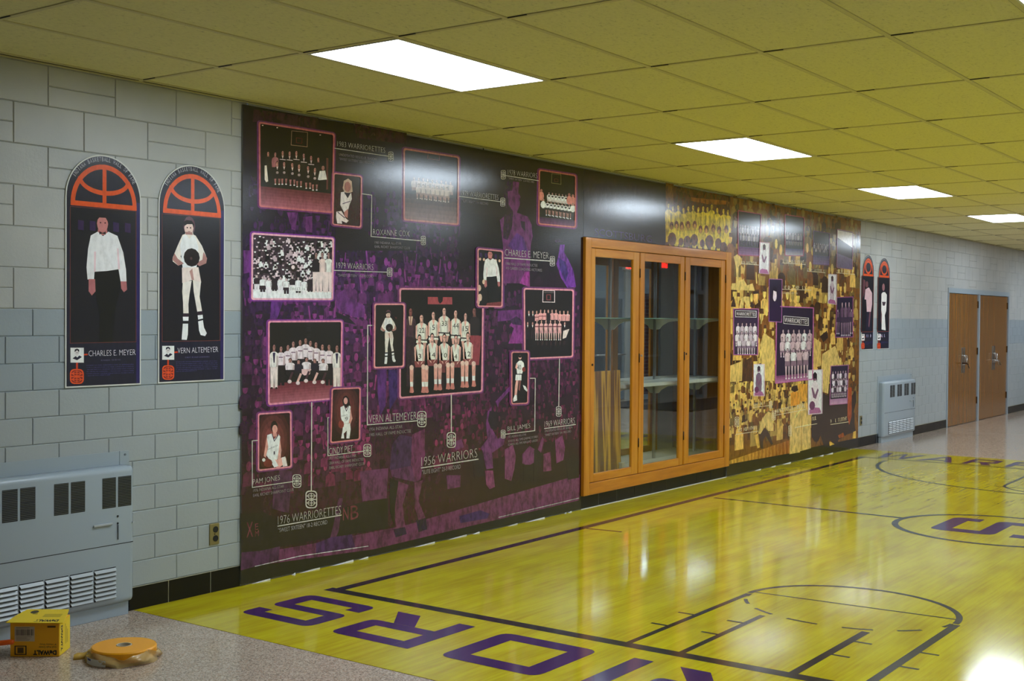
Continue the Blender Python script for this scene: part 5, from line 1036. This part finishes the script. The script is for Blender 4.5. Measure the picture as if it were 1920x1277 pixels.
h2 = HT.copy(); COL.objects.link(h2); h2.location = (0, 15.865, 0); h2['label'] = 'small far grey wall heater between the yellow mural and the wooden double doors'
for ch in list(HT.children):
    c = ch.copy(); COL.objects.link(c); c.parent = h2
    for g in list(ch.children): d = g.copy(); COL.objects.link(d); d.parent = c

# ------------------------------------------------------------------ outlets
def outlet(y, z, label, first=None):
    if first:
        r = first.copy(); COL.objects.link(r); r.location = (0, y, z); r['label'] = label
        for ch in first.children: c = ch.copy(); COL.objects.link(c); c.parent = r
        return r
    r = thing('wall_outlet', label, 'outlet', (0, y, z), 'wall outlets')
    m = MB(); m.box((.0005, y - .036, z - .062), (.007, y + .036, z + .062)); m.build('cover_plate', mat('tarnished_brass_plate', C(150, 138, 96), .35, .55), r, .003, 2)
    for s in (-1, 1): m = MB(); m.tube([(.004, y + .006, z + s * .026), (.010, y + .006, z + s * .026)], .0185, 16); m.build('socket', M_dark, r)
    m = MB(); m.tube([(.006, y, z), (.009, y, z)], .004, 8); m.build('screw', M_bronze, r)
    return r
O1 = outlet(4.748, .341, 'brass coloured double outlet low on the block wall beside the purple mural')
outlet(15.235, .338, 'tiny wall outlet on the grey wall just right of the yellow mural', O1)

# ------------------------------------------------------------------ double doors in the far part of the mural wall
def double_door(name, ya, yb, hinge_far):
    r = bpy.data.objects.new(name, None); COL.objects.link(r); r.location = (0, ya, 0); struct(r)
    zt = 2.035; ym = (ya + yb) / 2
    for a, b in ((ya, ym - .003), (ym + .003, yb)):
        leaf = box('door_leaf', (-.05, a, .008), (-.006, b, zt), M_door, r, .002, 1)
        s = 1 if b < yb - .01 else -1; hy = (ym - .055) if s == 1 else (ym + .055)
        q = MB(); q.box((-.006, hy - .028, .80), (.002, hy + .028, 1.20)); o = q.build('push_plate', M_steel, None, .002, 1); o.parent = leaf; o.data.transform(Matrix.Translation(-Vector(r.location)))
        q = MB(); q.tube([(.0, hy, 1.08), (.04, hy, 1.07), (.05, hy + .03 * s, 1.0), (.045, hy + .05 * s, .94), (.0, hy, .93)], .009, 8); o = q.build('door_handle', M_steel); o.parent = leaf; o.data.transform(Matrix.Translation(-Vector(r.location)))
        if s == 1 or hinge_far:
            q = MB(); q.tube([(.0, hy, .96), (.07, hy, .955)], .013, 8); q.tube([(.07, hy - .03, .965), (.075, hy + .05, .94), (.07, hy + .14, .88)], .008, 8); o = q.build('lever', M_bronze if not hinge_far else M_steel); o.parent = leaf; o.data.transform(Matrix.Translation(-Vector(r.location)))
        for hz in (.34, 1.13, 1.88):
            yy = b + .004 if s == -1 else a - .004
            q = MB(); q.box((-.008, yy - .014, hz - .055), (.006, yy + .014, hz + .055)); o = q.build('hinge', M_bronze); o.parent = leaf; o.data.transform(Matrix.Translation(-Vector(r.location)))
    return r
double_door('door_1', 18.885, 20.455, False); double_door('door_2', 20.555, 22.265, True)
m = MB(); m.box((-.07, 18.83, 2.04), (.012, 22.34, 2.115)); m.box((-.07, 18.83, 0), (.012, 18.868, 2.04)); m.box((-.07, 20.472, 0), (.012, 20.538, 2.04)); m.box((-.07, 22.283, 0), (.012, 22.34, 2.04)); m.box((-.075, 18.83, 0), (-.07, 22.34, 2.1))
struct(m.build('trim_1', M_metal))

# ------------------------------------------------------------------ things on the terrazzo
def carton():
    a = FL(19.2, 1231.7); b = FL(110.8, 1231.7); c = FL(128.3, 1215)
    e = (b - a); wd = e.length; e.normalize(); n = Vector((-e.y, e.x, 0)); dp = .155; h = .163
    if n.y < 0: n = -n
    r = thing('cardboard_box', 'small yellow cardboard tool box standing upside down in front of the heater', 'box', (a.x, a.y, 0))
    M = Matrix((( e.x, n.x, 0, a.x), (e.y, n.y, 0, a.y), (0, 0, 1, 0), (0, 0, 0, 1)))
    ym = mat('shaded_yellow_carton', C(222, 160, 10, 1.25), .42); yb = mat('lit_yellow_carton', C(222, 190, 20, 1.25), .42)  # one carton in two painted tones: shaded front, lit lid and side
    m = MB(); m.box((0, 0, .001), (wd, dp, h), 0, M); o = m.build('carton_body', ym, r, .0015, 1)
    m = MB()                                    # lid flaps, sprung open a little
    o_ = .014; P0 = [(-o_, -o_ * 1.2, h + .004), (wd + o_ * 1.6, -o_ * 1.2, h + .002), (wd + o_ * .6, dp * .55, h + .012), (wd * .96, dp + o_, h + .022), (.02, dp + o_, h + .022), (-.004, dp * .5, h + .013)]
    up = [M @ Vector(p) for p in P0]; lo = [M @ Vector((x, y, z - .003)) for x, y, z in P0]
    m.face(up); m.face(list(reversed(lo)))
    for i in range(6): m.face([lo[i], lo[(i + 1) % 6], up[(i + 1) % 6], up[i]])
    m.build('lid_flap', yb, r)
    m = MB(); m.box((wd + .0004, .004, .004), (wd + .0012, dp - .004, h - .004), 0, M); m.build('side_panel', yb, r)
    # printing: front face, everything stands on its head
    class FP:
        def __init__(s, fn): s.fn = fn; s.v = []; s.f = []; s.c = []
        def poly(s, pts, col): k = len(s.v); s.v += [tuple(M @ Vector(s.fn(*p))) for p in pts]; s.f.append(tuple(range(k, k + len(pts)))); s.c.append(col)
        def text(s, tx, u0, v0, u1, v1, col, th=.02):
            V, Fc = glyphs(tx, th)
            for f in Fc: s.poly([(u0 + (u1 - u0) * V[i][0], v0 + (v1 - v0) * V[i][1]) for i in f], col)
        def rect(s, a, b, c, d, col): s.poly([(a, b), (c, b), (c, d), (a, d)], col)
        build = Pr.build; g = 1.3
    K = (30, 24, 16)
    F = FP(lambda u, v: (u * wd, -.0006 - F.z, v * h)); F.z = 0
    F.text('DeWALT', .95, .195, .47, .055, K, .05); F.text('4" Heavy Duty', .945, .40, .60, .335, K, .0); F.text('Small Angle Grinder', .945, .325, .58, .255, K, .0); F.rect(.76, .85, .93, .90, (96, 66, 16))
    F.rect(.09, .45, .50, .88, (178, 164, 140)); F.z = .0004
    rn = random.Random(5); x = .12
    while x < .47: b_ = rn.uniform(.006, .016); F.rect(x, .62, x + b_, .80, (70, 60, 60)); x += b_ + rn.uniform(.006, .014)
    for k in range(4): F.rect(.12, .48 + .032 * k, .12 + rn.uniform(.2, .33), .492 + .032 * k, (120, 108, 92))
    F.rect(.12, .83, .40, .85, (110, 98, 84)); F.rect(.09, .06, .335, .325, K); F.z = .0007; F.rect(.112, .085, .313, .30, (196, 142, 14)); F.z = .001; F.rect(.15, .11, .275, .275, (84, 62, 24)); F.build('front_print', M_matte, r)
    F = FP(lambda u, v: (u * wd, v * dp, h + .0045 + .018 * max(v, 0) * .92)); F.text('DeWALT', .97, .17, .48, -.03, K, .05); [F.rect(.56, .40 + .07 * k, .93, .43 + .07 * k, (150, 126, 30)) for k in range(4)]; F.poly([(.30 + .085 * math.cos(t * .5236), .83 + .14 * math.sin(t * .5236)) for t in range(12)], (60, 52, 30)); F.rect(.30, .62, .40, .70, (150, 124, 30)); F.build('lid_print', M_matte, r)
    F = FP(lambda u, v: (wd + .0016, u * dp, v * h))
    V, Fc = glyphs('DeWALT', .05)
    for f in Fc: F.poly([(.30 - .16 * V[i][1], .86 - .74 * V[i][0]) for i in f], K)
    for k in range(3): F.rect(.52 + .1 * k, .25, .56 + .1 * k, .84 - .1 * k, (150, 126, 24))
    F.build('side_print', M_matte, r)
    return r
carton()
def tape_roll():
    cl, cr_ = FL(167, 1236), FL(290, 1236); c = (cl + cr_) / 2 + Vector((.0, .012, 0)); c.z = 0; R = .148
    r = thing('tape_roll', 'big flat roll of orange tape in torn plastic wrap lying on the terrazzo', 'tape roll', c)
    orange = mat('orange_tape', C(232, 156, 10, 1.2), .35); m = MB(); n = 48
    def circ(rad, z, wob=0, zw=0): return [(c.x + (rad + wob * math.sin(5 * t + 1) + wob * .6 * math.sin(9 * t)) * math.cos(t), c.y + (rad + wob * math.sin(5 * t + 1)) * math.sin(t), z + zw * math.sin(3 * t) * math.sin(7 * t + .5)) for t in [2 * math.pi * i / n for i in range(n)]]
    m.rings([circ(.036, .012), circ(R - .006, .012), circ(R, .016), circ(R, .058), circ(R - .005, .064), circ(.040, .066), circ(.036, .064), circ(.036, .012)], 0, False, False, True); m.build('tape_coil', orange, r)
    m = MB(); m.rings([circ(.0355, .014), circ(.0355, .067), circ(.031, .067), circ(.031, .014)], 0, False, False, True); m.build('core', mat('card_core', C(205, 196, 176), .7), r)
    pl = bpy.data.materials.new('plastic_wrap'); pl.use_nodes = True; n_ = pl.node_tree.nodes; l = pl.node_tree.links; b = n_['Principled BSDF']; b.inputs['Base Color'].default_value = C(205, 176, 116, 1.2); b.inputs['Roughness'].default_value = .22
    tr = n_.new('ShaderNodeBsdfTransparent'); mx = n_.new('ShaderNodeMixShader'); mx.inputs[0].default_value = .62; l.new(tr.outputs[0], mx.inputs[1]); l.new(b.outputs[0], mx.inputs[2]); l.new(mx.outputs[0], n_['Material Output'].inputs[0])
    m = MB(); rs = []
    for k in range(6):
        z = .001 + .048 * k / 5; rad = R + .006 + .012 * math.sin(math.pi * (1 - k / 5) * .8)
        rs.append([(c.x + (rad + .010 * math.sin(6 * t + k) + .006 * math.sin(13 * t + 2 * k)) * math.cos(t), c.y + (rad + .010 * math.sin(6 * t + k)) * math.sin(t), max(.001, z + .010 * (k / 5) * math.sin(4 * t + 1.2) + .004 * math.sin(11 * t))) for t in [2 * math.pi * i / n for i in range(n)]])
    m.rings(rs, 0, False, True); m.build('plastic_wrap', pl, r)
    # loose end of wrap trailing to the left
    e = (cl - cr_).normalized(); nrm = Vector((-e.y, e.x, 0)); m = MB(); st = []
    for k in range(8):
        t = k / 7; p = c + e * (R * .96 + .085 * t) - nrm * (.02 + .012 * math.sin(5 * t)); hgt = .045 * (1 - .55 * t) + .006 * math.sin(9 * t)
        st.append([tuple(p + Vector((0, 0, .001))), tuple(p + nrm * .012 + Vector((0, 0, hgt * .6))), tuple(p + nrm * (.02 + .008 * math.sin(7 * t)) + Vector((0, 0, hgt))), tuple(p + nrm * .035 + Vector((0, 0, hgt * .55))), tuple(p + nrm * .04 + Vector((0, 0, .001)))])
    m.rings(st, 0, False, True); m.build('wrap_tail', mat('crumpled_yellow_wrap', C(196, 158, 70, 1.2), .3), r)
    f2 = Vector((CC.x - c.x, CC.y - c.y, 0)).normalized(); s2 = Vector((-f2.y, f2.x, 0))
    if s2.dot(CR) > 0: s2 = -s2
    def lab(a0, a1, za, zb_, m_, nm, rad):
        q = MB(); ps = [(math.cos(t) * f2 + math.sin(t) * s2) * rad + c for t in [math.radians(a0 + (a1 - a0) * i / 8) for i in range(9)]]
        for p, p2 in zip(ps, ps[1:]): q.face([(p.x, p.y, za), (p2.x, p2.y, za), (p2.x, p2.y, zb_), (p.x, p.y, zb_)])
        q.build(nm, m_, r)
    lab(28, 72, .006, .036, M_white, 'paper_label', R + .024); lab(58, 68, .024, .033, mat('blue_print', C(52, 70, 130), .5), 'label_print', R + .0246)
    return r
tape_roll()
def rod():                                       # orange handle that leans in from the left
    t = FL(26, 1204, .075); u = CR.copy(); u.z = 0; u.normalize(); p0 = t.copy(); p1 = t - u * .20 + Vector((0, 0, -.022)); p2 = t - u * .43; p2.z = .014
    m = MB(); m.tube([p2, p1, p0 - u * .02, p0 - u * .004, p0], [.012, .0125, .0125, .011, .006], 12)
    return tag(m.build('orange_handle', mat('orange_plastic', C(226, 92, 16, 1.2), .35)), 'orange rod shaped handle poking in at the left edge in front of the yellow box', 'handle')
rod()

# ------------------------------------------------------------------ entrance opposite the cabinet (shows in its mirror)
def entrance():
    d = bpy.data.objects.new('door_3', None); COL.objects.link(d); d.location = (RW, 19.8, 0); struct(d)
    gl = mat('dim_door_glass', C(58, 72, 84), .08)
    for a in (19.82, 20.44):
        m = MB(); m.box((RW + .02, a, .02), (RW + .07, a + .07, 2.10)); m.box((RW + .02, a + .53, .02), (RW + .07, a + .60, 2.10)); m.box((RW + .02, a + .07, .02), (RW + .07, a + .53, .22)); m.box((RW + .02, a + .07, 2.0), (RW + .07, a + .53, 2.10)); lf = m.build('door_leaf', M_blue, d)
        o = box('glass_pane', (RW + .04, a + .07, .22), (RW + .05, a + .53, 2.0), gl); o.parent = lf; o.data.transform(Matrix.Translation(-Vector(d.location)))
        m = MB(); m.tube([(RW - .05, a + .06, .90), (RW - .05, a + .54, .90)], .022, 10); o = m.build('crash_bar', M_steel); o.parent = lf; o.data.transform(Matrix.Translation(-Vector(d.location)))
    box('transom', (RW + .04, 19.82, 2.12), (RW + .05, 21.04, 2.74), mat('transom_glass', C(120, 134, 150), .1), d)
    box('transom_bar', (RW + .0, 19.8, 2.10), (RW + .09, 21.05, 2.14), M_blue, d)
    w_ = bpy.data.objects.new('window_1', None); COL.objects.link(w_); w_.location = (RW, 21.75, 0); struct(w_)
    m = MB()
    for a, b, p, q in ((21.75, 21.80, 0, 2.76), (22.26, 22.56, 0, 2.76), (22.85, 22.9, 0, 2.76), (21.8, 22.85, 2.12, 2.2), (21.8, 22.85, 0, .06)): m.box((RW + .01, a, p), (RW + .08, b, q))
    m.build('window_frame', M_blue, w_)
    box('upper_light', (RW + .05, 21.8, 2.2), (RW + .06, 22.85, 2.74), mat('upper_glass', C(130, 140, 156), .1), w_)
    struct(box('wall_outside', (RW + .25, 21.6, 0), (RW + .4, 23.0, 2.8), M_brick)); struct(box('trim_2', (RW - .012, 23.05, 0), (RW + .1, 23.62, 2.76), M_door))
    e = bpy.data.objects.new('door_4', None); COL.objects.link(e); e.location = (RW, 23.62, 0); struct(e)
    for a in (23.63, 24.27):
        lf = box('door_leaf', (RW + .02, a, .01), (RW + .06, a + .63, 2.74), M_mauve, e); hy = a + .52 if a < 24 else a + .11
        m = MB(); m.box((RW + .005, hy - .025, 1.16), (RW + .02, hy + .025, 1.32)); o = m.build('door_plate', M_bronze); o.parent = lf; o.data.transform(Matrix.Translation(-Vector(e.location)))
    struct(box('door_5', (RW + .02, 24.92, .01), (RW + .06, 25.3, 2.74), M_mauve))
    tag(box('entrance_mat', (4.45, 19.0, .0005), (5.85, 23.4, .012), M_mat), 'dark entrance mat before the glass doors, seen only mirrored in the cabinet', 'mat')
    for y, lb in ((21.06, 'red lit exit sign beside the glass doors, seen mirrored in the display cabinet'),):
        r = thing('exit_sign', lb, 'exit sign', (RW, y, 2.66))
        box('sign_case', (RW - .06, y - .15, 2.57), (RW - .001, y + .15, 2.75), M_white, r)
        q = MB(); V, Fc = glyphs('EXIT', .02)
        for f in Fc: q.face([(RW - .0615, y + .12 - .24 * V[i][0], 2.60 + .12 * V[i][1]) for i in f])
        q.build('exit_lettering', M_exit, r)
entrance()

rn = random.Random(9); m = MB(); m.box((.0065, 8.672, .0022), (.013, 11.40, .007)); struct(m.build('trim_3', M_white))
m = MB(); y = 5.02
while y < 14.9:
    ln = rn.uniform(.03, .30)
    if not 8.6 < y < 11.45 and rn.random() < .62:
        e = rn.uniform(.003, .012); m.face([(XM + .0008, y, .0026), (XM + .002 + e, y + ln * .3, .0026), (XM + .001 + e * .5, y + ln, .0026), (XM + .001, y + ln, .010 + e * .3), (XM + .0008, y + ln * .4, .007)])
    y += ln + rn.uniform(.02, .2)
struct(m.build('trim_4', M_white))
